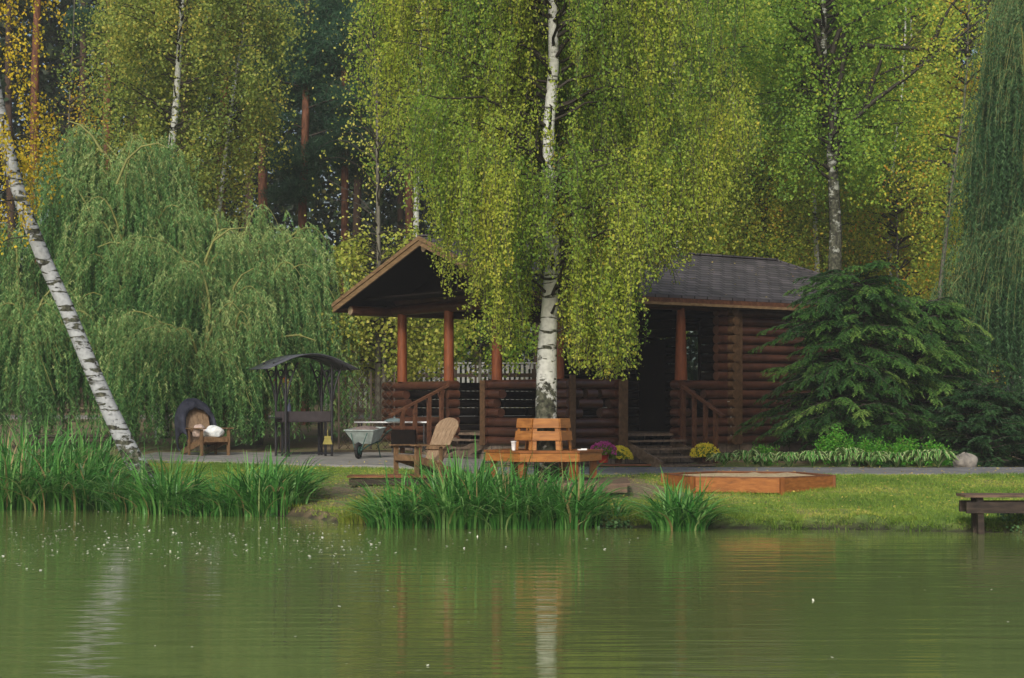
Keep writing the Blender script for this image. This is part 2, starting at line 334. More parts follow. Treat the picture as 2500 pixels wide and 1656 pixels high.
def watermat():
    m, nt, N, L, B = newmat('green_pond_water')
    tc = N.new('ShaderNodeTexCoord')
    mp = N.new('ShaderNodeMapping'); mp.inputs['Scale'].default_value = (.5, 3.6, 1); mp.inputs['Rotation'].default_value = (0, 0, radians(-5))
    n = N.new('ShaderNodeTexNoise'); n.inputs['Scale'].default_value = 1.35; n.inputs['Detail'].default_value = 3; n.inputs['Roughness'].default_value = .45
    L.new(tc.outputs['Object'], mp.inputs[0]); L.new(mp.outputs[0], n.inputs[0])
    mp2 = N.new('ShaderNodeMapping'); mp2.inputs['Scale'].default_value = (2.5, 9, 1); mp2.inputs['Rotation'].default_value = (0, 0, radians(8))
    n2 = N.new('ShaderNodeTexNoise'); n2.inputs['Scale'].default_value = 1.5; n2.inputs['Detail'].default_value = 2
    L.new(tc.outputs['Object'], mp2.inputs[0]); L.new(mp2.outputs[0], n2.inputs[0])
    mu = N.new('ShaderNodeMath'); mu.operation = 'MULTIPLY_ADD'; mu.inputs[1].default_value = .10; L.new(n2.outputs[0], mu.inputs[0]); L.new(n.outputs[0], mu.inputs[2])
    b = N.new('ShaderNodeBump'); b.inputs['Strength'].default_value = .17; b.inputs['Distance'].default_value = .05
    L.new(mu.outputs[0], b.inputs['Height']); L.new(b.outputs[0], B.inputs['Normal'])
    B.inputs['Base Color'].default_value = (.135,.178,.052,1); B.inputs['Roughness'].default_value = .05; B.inputs['IOR'].default_value = 1.33
    return m
M['ground'] = groundmat(); M['water'] = watermat()
M['asphalt'] = noisemat('pale_asphalt', [(.3, (.13,.13,.13)), (.6, (.20,.20,.20)), (.8, (.27,.26,.25))], nscale=3.2, detail=12, rough=.9, bump=.3)
M['slab'] = noisemat('concrete_slab', [(.3, (.16,.155,.14)), (.7, (.28,.27,.25))], nscale=3, detail=10, rough=.9, bump=.3)

# ------------------------------------------------------------------ ground + water + path
xs = np.unique(np.concatenate([np.linspace(-120, -16, 22), np.arange(-16, 16.01, .22), np.linspace(16, 120, 22)]))
ys = np.unique(np.concatenate([np.linspace(5, 22, 8), np.arange(22, 24, .16), np.arange(24, 31.5, .07), np.arange(31.5, 40, .16), np.arange(40, 80, 1.5), np.linspace(80, 420, 20)]))
XX, YY = np.meshgrid(xs, ys)
ZZ = height(XX, YY)
inpath = (YY > path_front(XX)+.1) & (YY < 38)
ZZ = np.where(inpath, ZZ-.05, ZZ)
V = np.stack([XX.ravel(), YY.ravel(), ZZ.ravel()], 1)
nx, ny = len(xs), len(ys)
ii, jj = np.meshgrid(np.arange(nx-1), np.arange(ny-1)); a = (jj*nx+ii).ravel()
me = np_mesh('ground', V, np.stack([a, a+1, a+nx+1, a+nx], 1), smooth=True)
soil = me.attributes.new('soil', 'FLOAT', 'POINT')
sx, sy = V[:, 0], V[:, 1]
sv = np.where(sy > 38, .2, 0.0) + .34*np.exp(-(((sx-1.9)/1.3)**2+((sy-28.8)/1.5)**2)) + .40*np.exp(-(((sx+2.7)/1.0)**2+((sy-28.8)/2.0)**2)) + .3*np.exp(-(((sx-.4)/2.6)**2+((sy-28.5)/1.6)**2)) 
soil.data.foreach_set('value', sv.astype(np.float32))
edge_dark = me.attributes.new('edge_dark', 'FLOAT', 'POINT'); edge_dark.data.foreach_set('value', np.clip(1-(sy-shore(sx)-.03)/.09, 0, 1).astype(np.float32))  # ground colour goes near black in a narrow strip at the waterline
tag(link_mesh('ground', me, M['ground']), 'grassy lakeside ground rising from the pond edge to the trees', 'ground', kind='structure')

wv = np.array([[-150,-60,ZW],[150,-60,ZW],[150,33,ZW],[-150,33,ZW]], float)
tag(link_mesh('water', np_mesh('water', wv, np.array([[0,1,2,3]])), M['water']), 'murky green pond water with fine ripples', 'water', kind='structure')

def strip(name, x0, x1, yf, yb, off, mat, label, kerb=.0, step=.25):
    X = np.arange(x0, x1+1e-6, step); n = 12
    rows = []
    for k in range(n+1):
        Y = yf(X)*(1-k/n)+yb(X)*k/n
        rows.append(np.stack([X, Y, height(X, Y+.0)+off], 1))
    if kerb:
        r0 = rows[0].copy(); r0[:, 2] = rows[1][:, 2]; rows[0] = r0
        low = r0.copy(); low[:, 2] -= kerb; rows = [low]+rows
    V = np.concatenate(rows); nx = len(X); ny = len(rows)
    ii, jj = np.meshgrid(np.arange(nx-1), np.arange(ny-1)); a = (jj*nx+ii).ravel()
    return tag(link_mesh(name, np_mesh(name, V, np.stack([a, a+1, a+nx+1, a+nx], 1)), mat), label, 'path', kind='structure')
fr = lambda X: path_front(X)+.12+.02*np.sin(X*5)
strip('path', -.4, 40, fr, lambda X: np.full_like(X, 34.6), .015, M['asphalt'], 'grey asphalt path along the lawn in front of the cabin', kerb=.05)
strip('paved_terrace', -7.6, -.41, fr, lambda X: np.full_like(X, 38.4), .03, M['slab'], 'pale concrete terrace beside the pond bank under the chairs', kerb=.16)
strip('back_road', -40, 40, lambda X: np.full_like(X, 58.5), lambda X: np.full_like(X, 61.0), .03, M['slab'], 'pale lane running behind the cabin by the fence', kerb=.12)

# ------------------------------------------------------------------ foliage helpers
def leaf_quads(P, D, L, W, rng, fold=True):
    """rhombus leaves centred at P with long axis D"""
    n = len(P)
    D = D/(np.linalg.norm(D, axis=1, keepdims=True)+1e-9)
    R = rng.normal(size=(n, 3)); S = np.cross(D, R); S /= (np.linalg.norm(S, axis=1, keepdims=True)+1e-9)
    L = np.broadcast_to(L, n)[:, None]; W = np.broadcast_to(W, n)[:, None]
    v = np.empty((n, 4, 3)); v[:, 0] = P-D*L/2; v[:, 1] = P+S*W/2-D*L*.08; v[:, 2] = P+D*L/2; v[:, 3] = P-S*W/2-D*L*.08
    return v.reshape(-1, 3), np.arange(4*n).reshape(n, 4)
def leaf_obj(name, P, D, L, W, tint, mat, parent, rng, label=None):
    loc = np.array(parent.location) if parent else np.zeros(3)
    v, f = leaf_quads(P-loc, D, L, W, rng)
    return link_mesh(name, np_mesh(name, v, f, np.clip(tint, 0, 1)), mat, parent, label)
def ribbon_obj(name, segs, w, mat, parent, tint=.5, label=None):
    """thin twigs: segs (n,2,3) as two crossed slim quads each"""
    loc = np.array(parent.location); A = segs[:, 0]-loc; B = segs[:, 1]-loc
    d = B-A; d /= (np.linalg.norm(d, axis=1, keepdims=True)+1e-9)
    s1 = np.cross(d, [0.3, 1, .1]); s1 /= (np.linalg.norm(s1, axis=1, keepdims=True)+1e-9); s2 = np.cross(d, s1)
    w = np.broadcast_to(w, len(A))[:, None]/2
    vs = []
    for s in (s1, s2): vs.append(np.stack([A-s*w, A+s*w, B+s*w*.8, B-s*w*.8], 1).reshape(-1, 3))
    V = np.concatenate(vs); n = len(V)//4
    return link_mesh(name, np_mesh(name, V, np.arange(4*n).reshape(n, 4), np.full(n, tint)), mat, parent, label)

def hang(roots, out, length, dens, rng, drop=1.0, sway=.06, spread=.25):
    """leaves on hanging strands; returns leaf pos, strand index, t, and strand segment pairs"""
    m = len(roots); cnt = np.maximum((length*dens).astype(int), 2); idx = np.repeat(np.arange(m), cnt)
    t = rng.uniform(0, 1, len(idx))
    ph = rng.uniform(0, 6.28, (m, 2)); fr_ = rng.uniform(2, 6, m)
    def pos(i, t):
        o = spread*(1-np.exp(-3*t))
        p = roots[i]+out[i]*(o*np.minimum(length[i], 1.2))[:, None]
        p[:, 2] -= length[i]*(t**1.25)*drop
        p[:, 0] += sway*np.sin(ph[i, 0]+t*fr_[i])*t; p[:, 1] += sway*np.sin(ph[i, 1]+t*fr_[i]*.9)*t
        return p
    P = pos(idx, t)
    K = 6; segs = []
    allm = np.arange(m); prev = pos(allm, np.zeros(m))
    for k in range(1, K+1):
        cur = pos(allm, np.full(m, k/K)); segs.append(np.stack([prev, cur], 1)); prev = cur
    return P, idx, t, np.concatenate(segs)

def trunk(name, pts, rad, mat, parent, n=12, label=None):
    loc = np.array(parent.location)
    return MB().tube([np.array(p)-loc for p in pts], rad, n).build(name, mat, parent, label)
def limb_path(a, az, length, rise, droop, k=6, rng=None, kink=.06):
    out = []
    for i in range(k+1):
        t = i/k; r = length*t
        z = rise*length*t - droop*length*t*t
        p = np.array([a[0]+cos(az)*r, a[1]+sin(az)*r, a[2]+z])
        if rng is not None and i: p += rng.normal(size=3)*kink*length*.3
        out.append(p)
    return out
def interp_poly(pts, z):
    zs = [p[2] for p in pts]; return np.array([np.interp(z, zs, [p[i] for p in pts]) for i in range(2)]+[z])

# ------------------------------------------------------------------ main weeping birch
def crown_profile(px):   # lowest foliage (full-photo px) as a function of px -> real bottom height at the tree
    X = [900, 960, 1010, 1060, 1085, 1100, 1150, 1180, 1240, 1262, 1300, 1322, 1350, 1368, 1400, 1480, 1530, 1556, 1572, 1600, 1650, 1700, 1760, 1850]
    Y = [330, 380, 520, 590, 640, 700, 740, 840, 870, 880, 790, 700, 690, 860, 910, 935, 925, 760, 700, 670, 650, 600, 520, 400]
    return np.interp(px, X, Y)
def main_birch():
    rng = RS(11); Y0 = 28.9
    tp = [(1334,1182),(1333,1019),(1336,845),(1343,740),(1350,634),(1347,528),(1341,422),(1339,317),(1352,160),(1349,0),(1345,-150),(1340,-330),(1338,-480)]
    rd = [.21,.178,.155,.135,.12,.108,.10,.095,.085,.075,.06,.04,.012]
    pts = [np.array([wx(a, Y0), Y0, wz(b, Y0)]) for a, b in tp]
    pts[0][2] = h1(pts[0][0], Y0)-.05
    t = thing('weeping_birch', 'tall weeping birch with yellow-green hanging foliage growing through the hexagonal bench', 'birch tree', (pts[0][0], Y0, h1(pts[0][0], Y0)))
    MBt = trunk('trunk', pts, rd, M['birch_main'], t, 18)
    c = pts[3][0]
    bm = MB(); roots = []; outs = []; lens = []; tb = []; segl = []
    nl = 142
    for i in range(nl):
        z0 = 2.4+ (i/nl)**.9*7.2 + rng.uniform(-.2, .2)
        az = rng.uniform(0, 2*pi)
        zt = z0
        Rm = np.interp(zt, [2.4, 3.4, 4.6, 6, 8, 10], [1.6, 2.2, 2.7, 3.0, 3.0, 1.6])
        L = Rm*rng.uniform(.45, 1.05)
        a0 = interp_poly(pts, z0)
        rise = rng.uniform(.35, .8); path = limb_path(a0, az, L, rise, rise*rng.uniform(.5, .95), 7, rng)
        loc = np.array(t.location)
        bm.tube([p-loc for p in path], [np.interp(k, [0, 7], [.022+.012*L/2.5, .004]) for k in range(8)], 5, False)
        ns = int(9+11*L)
        for s in range(ns):
            u = rng.uniform(.06, 1.0)**.8; k = min(int(u*7), 6); f = u*7-k
            p = path[k]*(1-f)+path[k+1]*f
            side = rng.uniform(-1, 1)*.45*(1-.3*u)
            p = p + np.array([-sin(az)*side, cos(az)*side, rng.uniform(-.1, .12)])
            px = CX+p[0]*F/p[1]
            zb = wz(crown_profile(px), 28.9) + rng.exponential(.45)
            pyy = HY-(p[2]-CZ)*F/p[1]
            if 1306 < px < 1382 and p[1] < Y0+.1:
                if rng.rand() < (.96 if pyy < 150 or 250 < pyy < 330 or pyy > 700 else .50): continue
            if sin(p[0]*3.7+p[1]*2.1+1)*sin(p[2]*3.1+p[0]*1.3)*sin(p[1]*2.9-p[2]*1.4+2) > .04 and rng.rand() < .93: continue
            ln = rng.uniform(.5, 1.5)*(.7+.25*L)
            if p[2]-ln < zb: ln = p[2]-zb
            if ln < .15: continue
            roots.append(p); outs.append([cos(az), sin(az), 0]); lens.append(ln)
            tb.append(rng.normal(.38, .08)+.30*sin(p[0]*2.3+p[2]*1.9)*sin(p[2]*2.7-p[0]*1.1+1)+.08*sin(i*2.3))
    for q_ in range(240):
        px = rng.uniform(1215, 1470); Y = Y0+rng.uniform(.25, 1.6); z = rng.uniform(3.3, 9); ln = rng.uniform(.4, 1.1)
        roots.append(np.array([wx(px, Y), Y, z])); outs.append([rng.normal(), rng.normal(), 0]); lens.append(ln); tb.append(rng.normal(.38, .12))
    for q_ in range(300):
        px = rng.uniform(1560, 1810); yb = np.interp(px, [1560, 1650, 1720, 1810], [700, 650, 590, 420])-rng.exponential(90); Y = Y0+rng.uniform(-1.0, 1.2)
        if yb < -50: continue
        ln = rng.uniform(.5, 1.2); roots.append(np.array([wx(px, Y), Y, wz(yb, Y)+ln])); outs.append([rng.normal(), rng.normal(), 0]); lens.append(ln); tb.append(rng.normal(.55, .12))
    for q_ in range(34):
        Y = Y0-rng.uniform(.25, .9); yb = rng.choice([405, 520, 560, 610, 660])+rng.normal(0, 22); ln = rng.uniform(.25, .6)
        roots.append(np.array([wx(rng.uniform(1312, 1378), Y), Y, wz(yb, Y)+ln])); outs.append([rng.normal(), rng.normal(), 0]); lens.append(ln); tb.append(rng.normal(.62, .1))
    # low front curtains that reach down in front of the roof and porch
    for px in np.concatenate([rng.normal(1140, 50, 34), rng.normal(1235, 32, 46), rng.normal(1405, 24, 60), rng.normal(1470, 42, 84), rng.normal(1528, 26, 44), rng.normal(1580, 40, 26), rng.normal(1630, 40, 34), rng.normal(1060, 22, 26)]):
        yb = crown_profile(px)-abs(rng.normal(0, 75)); Y = Y0+rng.uniform(-1.5, 1.2)
        if 1296 < px < 1380 and Y < Y0: continue
        zb = wz(yb, Y); ln = rng.uniform(.9, 1.8); p = np.array([wx(px, Y), Y, zb+ln])
        roots.append(p); outs.append([rng.normal()*.4, rng.normal()*.4, 0]); lens.append(ln); tb.append(rng.normal(.46, .13))
    roots = np.array(roots); outs = np.array(outs, float); lens = np.array(lens); tb = np.array(tb)
    P, idx, tt, segs = hang(roots, outs, lens, 68, rng, sway=.11, spread=.22)
    n = len(P); P += rng.normal(size=(n, 3))*np.array([.045, .045, .03])
    D = rng.normal(size=(n, 3))*.75+np.array([0, 0, -1])
    tint = tb[idx]+rng.normal(0, .085, n)+.1*tt+.05
    sz = .028+.042*rng.beta(1.6, 2.2, n)
    bm.build('limbs', M['twig'], t)
    ribbon_obj('twigs', segs, .008, M['twig'], t)
    leaf_obj('crown', P, D, sz, sz*rng.uniform(.5, .9, n), tint, M['birch_leaf'], t, rng)
    return n
counts = {'main': main_birch()}

# ------------------------------------------------------------------ leaning birch with golden leaves (left edge)
def leaning_birch():
    rng = RS(5); Y0 = 31.3
    tp = [(374,1222),(352,1165),(318,1106),(262,990),(210,868),(162,752),(110,640),(62,520),(34,430),(12,330),(-8,230),(-30,60),(-60,-150),(-80,-330)]
    rd = [.215,.19,.168,.15,.139,.134,.13,.125,.12,.108,.097,.08,.05,.015]
    pts = [np.array([wx(a, Y0), Y0, wz(b, Y0)]) for a, b in tp]
    t = thing('leaning_birch', 'white birch leaning out over the reeds with sparse golden leaves', 'birch tree', tuple(pts[0]))
    trunk('trunk', pts, rd, M['birch_lean'], t, 16)
    loc = np.array(t.location); bm = MB(); R = []; O = []; Ls = []
    for i in range(46):
        z0 = rng.uniform(4.0, 11); a0 = interp_poly(pts, z0); az = rng.uniform(0, 2*pi); L = rng.uniform(.5, 1.5)
        path = limb_path(a0, az, L, rng.uniform(.2, .6), rng.uniform(.4, .8), 6, rng)
        bm.tube([p-loc for p in path], [.016, .014, .012, .01, .008, .006, .003], 5, False)
        for s in range(int(4+6*L)):
            u = rng.uniform(.3, 1); k = min(int(u*6), 5); p = path[k]*(1-(u*6-k))+path[k+1]*(u*6-k)
            px = CX+p[0]*F/p[1]; ymax = np.interp(px, [-100, 0, 60, 120, 200, 280], [660, 660, 560, 500, 460, 300])+rng.normal(0, 30)
            zb = wz(ymax, Y0); ln = rng.uniform(.4, 1.3)
            if p[2]-ln < zb: ln = p[2]-zb
            if ln < .1: continue
            R.append(p); O.append([cos(az), sin(az), 0]); Ls.append(ln)
    R = np.array(R); O = np.array(O, float); Ls = np.array(Ls)
    P, idx, tt, segs = hang(R, O, Ls, 26, rng, sway=.1)
    n = len(P); P += rng.normal(size=(n, 3))*.06
    bm.build('limbs', M['twig'], t); ribbon_obj('twigs', segs, .005, M['twig'], t)
    sz = rng.uniform(.04, .075, n)
    leaf_obj('crown', P, rng.normal(size=(n, 3))*.8+[0, 0, -1], sz, sz*.75, rng.normal(.5, .22, n), M['gold_leaf'], t, rng)
leaning_birch()

# ------------------------------------------------------------------ generic drooping tree (far birches)
def droop_tree(name, label, cat, tp, Y0, r0, crown, leafm, barkm, n_limb=60, dens=22, leaf=(.06,.10), seed=1, group=None, tint=(.45,.2), limbr=.03, up=(.3,.9), front_gap=.5, strand=(.5,1.4), asp=.75, gapw=14, extra=()):
    """crown: list of (z, radius); tp: trunk px polyline at depth Y0"""
    rng = RS(seed)
    pts = [np.array([wx(a, Y0), Y0, wz(b, Y0)]) for a, b in tp]
    pts[0][2] = h1(pts[0][0], Y0)-.1
    pts = sorted(pts, key=lambda p: p[2])
    top = pts[-1][2]
    t = thing(name, label, cat, tuple(pts[0]), group=group)
    rd = [max(r0*(1-.88*(p[2]-pts[0][2])/(top-pts[0][2])), .01) for p in pts]
    trunk('trunk', pts, rd, barkm, t, 10)
    loc = np.array(t.location); bm = MB(); R = []; O = []; Ls = []; tb = []
    cz = [c[0] for c in crown]; cr = [c[1] for c in crown]
    for i in range(n_limb):
        z0 = rng.uniform(cz[0], min(cz[-1], top-.3)); a0 = interp_poly(pts, z0); az = rng.uniform(0, 2*pi)
        L = np.interp(z0, cz, cr)*rng.uniform(.4, 1.05); rise = rng.uniform(*up)
        path = limb_path(a0, az, L, rise, rise*rng.uniform(.4, .9), 6, rng)
        bm.tube([p-loc for p in path], [limbr*(1-.85*k/6) for k in range(7)], 5, False)
        base = rng.normal(0, .12)
        for s in range(int(3+5.5*L)):
            u = rng.uniform(.25, 1); k = min(int(u*6), 5); p = path[k]*(1-(u*6-k))+path[k+1]*(u*6-k)
            p = p+rng.normal(size=3)*np.array([.22, .22, .12])*min(L, 2)*.6
            dx = abs((p[0]/p[1]-a0[0]/a0[1])*F)
            if dx < gapw and p[1] < Y0 and rng.rand() < front_gap: continue
            R.append(p); O.append([cos(az), sin(az), 0]); Ls.append(rng.uniform(*strand)); tb.append(base)
    for ex_ in extra:
        bm.tube([np.array([wx(a_, Y0-.5), Y0-.5-.15*k_, wz(b_, Y0-.5)])-loc for k_, (a_, b_) in enumerate(ex_)], [.085*(1-.8*k_/len(ex_)) for k_ in range(len(ex_))], 6, False)
    R = np.array(R); O = np.array(O, float); Ls = np.array(Ls); tb = np.array(tb)
    P, idx, tt, segs = hang(R, O, Ls, dens, rng, sway=.12)
    n = len(P); P += rng.normal(size=(n, 3))*np.array([.11, .11, .07])
    bm.build('limbs', M['twig'], t)
    sz = rng.uniform(leaf[0], leaf[1], n)
    leaf_obj('crown', P, rng.normal(size=(n, 3))*.9+[0, 0, -.8], sz, sz*asp, tb[idx]+rng.normal(tint[0], tint[1], n), leafm, t, rng)
    return t

G_B = 'birches standing behind the pond clearing'
droop_tree('birch_tree', 'slender white birch with olive hanging foliage rising behind the willows', 'birch tree',
           [(395,1100),(400,520),(405,460),(420,350),(430,250),(437,130),(445,0),(450,-120),(452,-260)], 46, .19, [(6.6,1.6),(8,2.2),(10,2.6),(12,2.4),(14,1.2)], M['birch_leaf2'], M['birch_far'], 95, 34, (.06,.10), 21, G_B, (.42,.2), strand=(.6,1.8), front_gap=.88, gapw=24)
droop_tree('birch_tree', 'small olive-yellow birch between the white birch and the dark pines', 'birch tree',
           [(520,1100),(530,560),(560,300),(590,100),(600,-60),(605,-200)], 48, .10, [(6.9,1.1),(8,1.6),(10,1.9),(12,1.6),(13.5,.8)], M['birch_leaf2'], M['birch_far'], 52, 30, (.06,.10), 22, G_B, (.45,.2), strand=(.7,2.0))
droop_tree('birch_tree', 'dark-stemmed birch with olive leaves left of the tall white birch', 'birch tree',
           [(330,1100),(335,500),(350,300),(360,100),(372,-50),(380,-180)], 50, .09, [(8.4,.8),(10,1.5),(12,1.7),(13.5,.8)], M['birch_leaf2'], M['birch_dark'], 36, 28, (.06,.10), 23, G_B, (.5,.2), strand=(.7,1.6))
# right hand wood
droop_tree('birch_tree', 'black and white birch forking into dark limbs above the right end of the cabin roof', 'birch tree',
           [(2035,1100),(2038,660),(2040,560),(2036,470),(2030,380),(2035,260),(2010,160),(2012,60),(2010,-60),(2005,-220)], 47, .25, [(7,1.8),(9,2.8),(11,3.2),(13,2.6),(15,1.2)], M['green_leaf'], M['birch_dark'], 100, 32, (.065,.105), 31, G_B, (.4,.2), limbr=.05, front_gap=.85, gapw=26, extra=([(2038,390),(2075,300),(2130,250),(2200,200),(2290,130),(2380,60)], [(2035,330),(2015,210),(1995,130),(1975,70)], [(2035,240),(2050,190),(2060,120),(2050,90)], [(2032,130),(2045,80),(2110,40),(2180,10)], [(2110,262),(2130,200),(2150,140)], [(2240,165),(2270,130),(2290,60),(2330,0)], [(2060,110),(2120,115),(2280,128),(2360,130)]))
droop_tree('birch_tree', 'birch with white trunk seen through the weeping foliage above the cabin ridge', 'birch tree',
           [(1650,1100),(1652,600),(1650,400),(1645,200),(1640,60),(1640,-100),(1640,-260)], 44.5, .14, [(5.6,1.7),(7,2.4),(9,2.8),(11,2.8),(13.5,1.2)], M['birch_leaf'], M['birch_far'], 110, 30, (.055,.09), 32, G_B, (.38,.18))
droop_tree('birch_tree', 'birch with a dark mottled trunk just behind the roof ridge', 'birch tree',
           [(1795,1100),(1800,620),(1802,520),(1806,400),(1790,250),(1785,100),(1780,-80),(1780,-220)], 52, .14, [(7,1.6),(9,2.5),(11,2.8),(13,2.5),(15,1.2)], M['green_leaf'], M['birch_far'], 85, 40, (.07,.115), 33, G_B, (.5,.2), front_gap=.6)
droop_tree('birch_tree', 'thin pale birch leaning beside the black and white birch', 'birch tree',
           [(2010,1100),(1995,660),(1988,500),(1980,380),(1970,300),(1960,160),(1950,0),(1945,-160)], 50, .11, [(9,1.2),(11,2.1),(13,2.0),(14.5,1.0)], M['birch_leaf'], M['birch_far'], 52, 40, (.07,.11), 34, G_B, (.4,.2))
droop_tree('birch_tree', 'thin pale-stemmed birch right of the forked birch above the evergreen shrub', 'birch tree',
           [(2175,1100),(2172,700),(2172,560),(2180,400),(2200,250),(2210,80),(2215,-120)], 55, .11, [(6.5,1.4),(9,2.2),(12,2.5),(15,1.4)], M['green_leaf'], M['birch_far'], 85, 38, (.075,.12), 35, G_B, (.6,.2))
droop_tree('birch_tree', 'faint white birch deep in the wood near the right willow', 'birch tree',
           [(2240,1100),(2238,700),(2240,500),(2235,300),(2225,100),(2220,-120)], 60, .12, [(7,1.5),(10,2.4),(13,2.6),(16,1.4)], M['birch_leaf2'], M['birch_far'], 75, 34, (.085,.13), 36, G_B, (.5,.22))
droop_tree('poplar_tree', 'slim grey leaning tree with orange-tinged leaves beside the right willow', 'tree',
           [(2290,1100),(2296,700),(2315,520),(2335,380),(2352,270),(2362,150),(2364,60),(2370,-100)], 46, .085, [(5.5,.9),(7,1.5),(9,1.8),(11,1.8),(13,.9)], M['orange_leaf'], M['greybark'], 52, 20, (.06,.10), 37, None, (.45,.22))
droop_tree('orange_tree', 'orange-leaved tree glowing between the evergreen shrub and the right willow', 'tree',
           [(2390,1100),(2392,600),(2396,300),(2400,100),(2402,-80)], 58, .12, [(3,1.2),(6,1.9),(9,2.3),(12,1.9),(14,1)], M['orange_leaf'], M['greybark'], 56, 28, (.08,.13), 38, None, (.48,.25))
droop_tree('yellow_tree', 'dull yellow-orange tree low behind the cabin roof and shrubs', 'tree',
           [(2120,1100),(2120,700),(2118,500),(2118,330)], 58, .10, [(2.6,2.0),(5,2.8),(7.5,2.6),(9.5,1.4)], M['orange_leaf'], M['greybark'], 90, 34, (.08,.13), 39, None, (.45,.22))
droop_tree('yellow_tree', 'yellow-leaved tree filling the gap right above the shingled roof', 'tree',
           [(1890,1100),(1890,700),(1885,500),(1885,330)], 57, .10, [(4,2.2),(6,2.8),(8,2.6),(10,1.4)], M['pale_leaf'], M['greybark'], 90, 34, (.08,.13), 40, None, (.45,.22))
droop_tree('birch_tree', 'yellow-green birch behind the left half of the weeping birch crown', 'birch tree',
           [(1010,1100),(1015,600),(1020,300),(1030,100),(1035,-60),(1040,-220)], 46, .12, [(7.5,1.2),(9,1.9),(11,2.1),(13,1.6),(14.5,.8)], M['birch_leaf'], M['birch_far'], 66, 34, (.06,.10), 41, G_B, (.5,.2))
droop_tree('birch_tree', 'green-yellow birch directly behind the crown of the weeping birch', 'birch tree',
           [(1200,1100),(1205,600),(1215,300),(1220,100),(1225,-80),(1225,-260)], 53, .14, [(6,2.2),(8.5,3.0),(11,3.2),(14,2.4),(16,1)], M['green_leaf'], M['birch_far'], 90, 34, (.075,.12), 42, G_B, (.5,.2))
droop_tree('birch_tree', 'tall green birch behind the right shoulder of the weeping birch', 'birch tree',
           [(1480,1100),(1480,600),(1480,300),(1485,100),(1485,-80),(1485,-280)], 55, .14, [(6,2.4),(8.5,3.1),(11,3.3),(14,2.6),(16.5,1)], M['green_leaf'], M['birch_far'], 95, 36, (.08,.12), 43, G_B, (.55,.2))
droop_tree('birch_tree', 'bright green birch filling the top corner by the right willow', 'birch tree',
           [(2100,1100),(2105,600),(2110,300),(2115,100),(2118,-80),(2120,-240)], 62, .15, [(8,2.6),(11,3.2),(14,3.2),(17,1.6)], M['green_leaf'], M['birch_far'], 100, 38, (.085,.13), 44, G_B, (.35,.18))
droop_tree('yellow_tree', 'bright yellow-green tree showing just over the roof ridge', 'tree',
           [(1600,1100),(1602,700),(1605,500),(1605,380)], 49, .08, [(4.2,2.0),(6,2.5),(7.5,2.2),(8.6,1.2)], M['pale_leaf'], M['greybark'], 80, 30, (.065,.10), 52, None, (.5,.22))
droop_tree('yellow_tree', 'golden-green tree over the hipped end of the roof', 'tree',
           [(1860,1100),(1862,700),(1860,500),(1860,360)], 50.5, .08, [(4.0,2.0),(6,2.6),(7.5,2.2),(8.8,1.2)], M['orange_leaf'], M['greybark'], 80, 30, (.065,.10), 53, None, (.35,.22))
droop_tree('yellow_tree', 'golden-green tree behind the tops of the feathery evergreens', 'tree',
           [(2190,1100),(2192,700),(2190,500),(2190,420)], 51, .08, [(3.5,2.0),(5,2.6),(7,2.2),(8.2,1.2)], M['orange_leaf'], M['greybark'], 80, 30, (.065,.10), 54, None, (.42,.25))
# trees behind the porch
droop_tree('maple_sapling', 'yellow-green sapling with pale round leaves seen between the porch posts', 'sapling',
           [(935,1090),(938,900),(940,760),(925,620),(918,540)], 44, .09, [(2.0,1.8),(3.0,2.2),(4.2,2.0),(5.6,1.1)], M['pale_leaf'], M['greybark'], 80, 24, (.07,.105), 45, None, (.45,.2), up=(.1,.5), front_gap=.8, strand=(.4,1.1), asp=.9)
droop_tree('maple_sapling', 'green leafy sapling behind the far side of the open porch', 'sapling',
           [(1170,1090),(1172,900),(1175,760),(1176,640)], 50, .07, [(2.6,1.6),(3.6,2.1),(5.0,1.8),(6.4,.8)], M['green_leaf'], M['greybark'], 70, 26, (.07,.10), 46, None, (.5,.2), up=(.1,.5), strand=(.3,.8), asp=.9)
droop_tree('bare_sapling', 'nearly bare grey tree with scattered yellow leaves left of the roof peak', 'tree',
           [(922,1090),(925,640),(922,430),(920,250),(915,120),(905,20),(900,-60)], 44, .09, [(4,1.2),(6,1.7),(8,1.8),(10,1.4),(11,.6)], M['pale_leaf'], M['greybark'], 66, 3.6, (.06,.09), 47, None, (.6,.2), limbr=.022, up=(.8,1.5), strand=(.3,.8))
droop_tree('hazel_bush', 'yellowish bush with small leaves between the willows and the pine trunks', 'bush',
           [(500,1090),(492,700),(488,520),(485,440)], 47, .06, [(4.2,.5),(5,.9),(6.2,.8),(7,.4)], M['birch_leaf2'], M['greybark'], 30, 24, (.06,.09), 48, None, (.6,.2))
droop_tree('aspen_tree', 'dim yellow-leaved tree in the dark wood at the upper left', 'tree',
           [(150,1090),(160,500),(170,250),(180,60),(185,-120)], 47, .05, [(7,.9),(9,1.5),(10.5,1.2)], M['gold_leaf'], M['greybark'], 30, 7, (.05,.085), 49, None, (.4,.25))

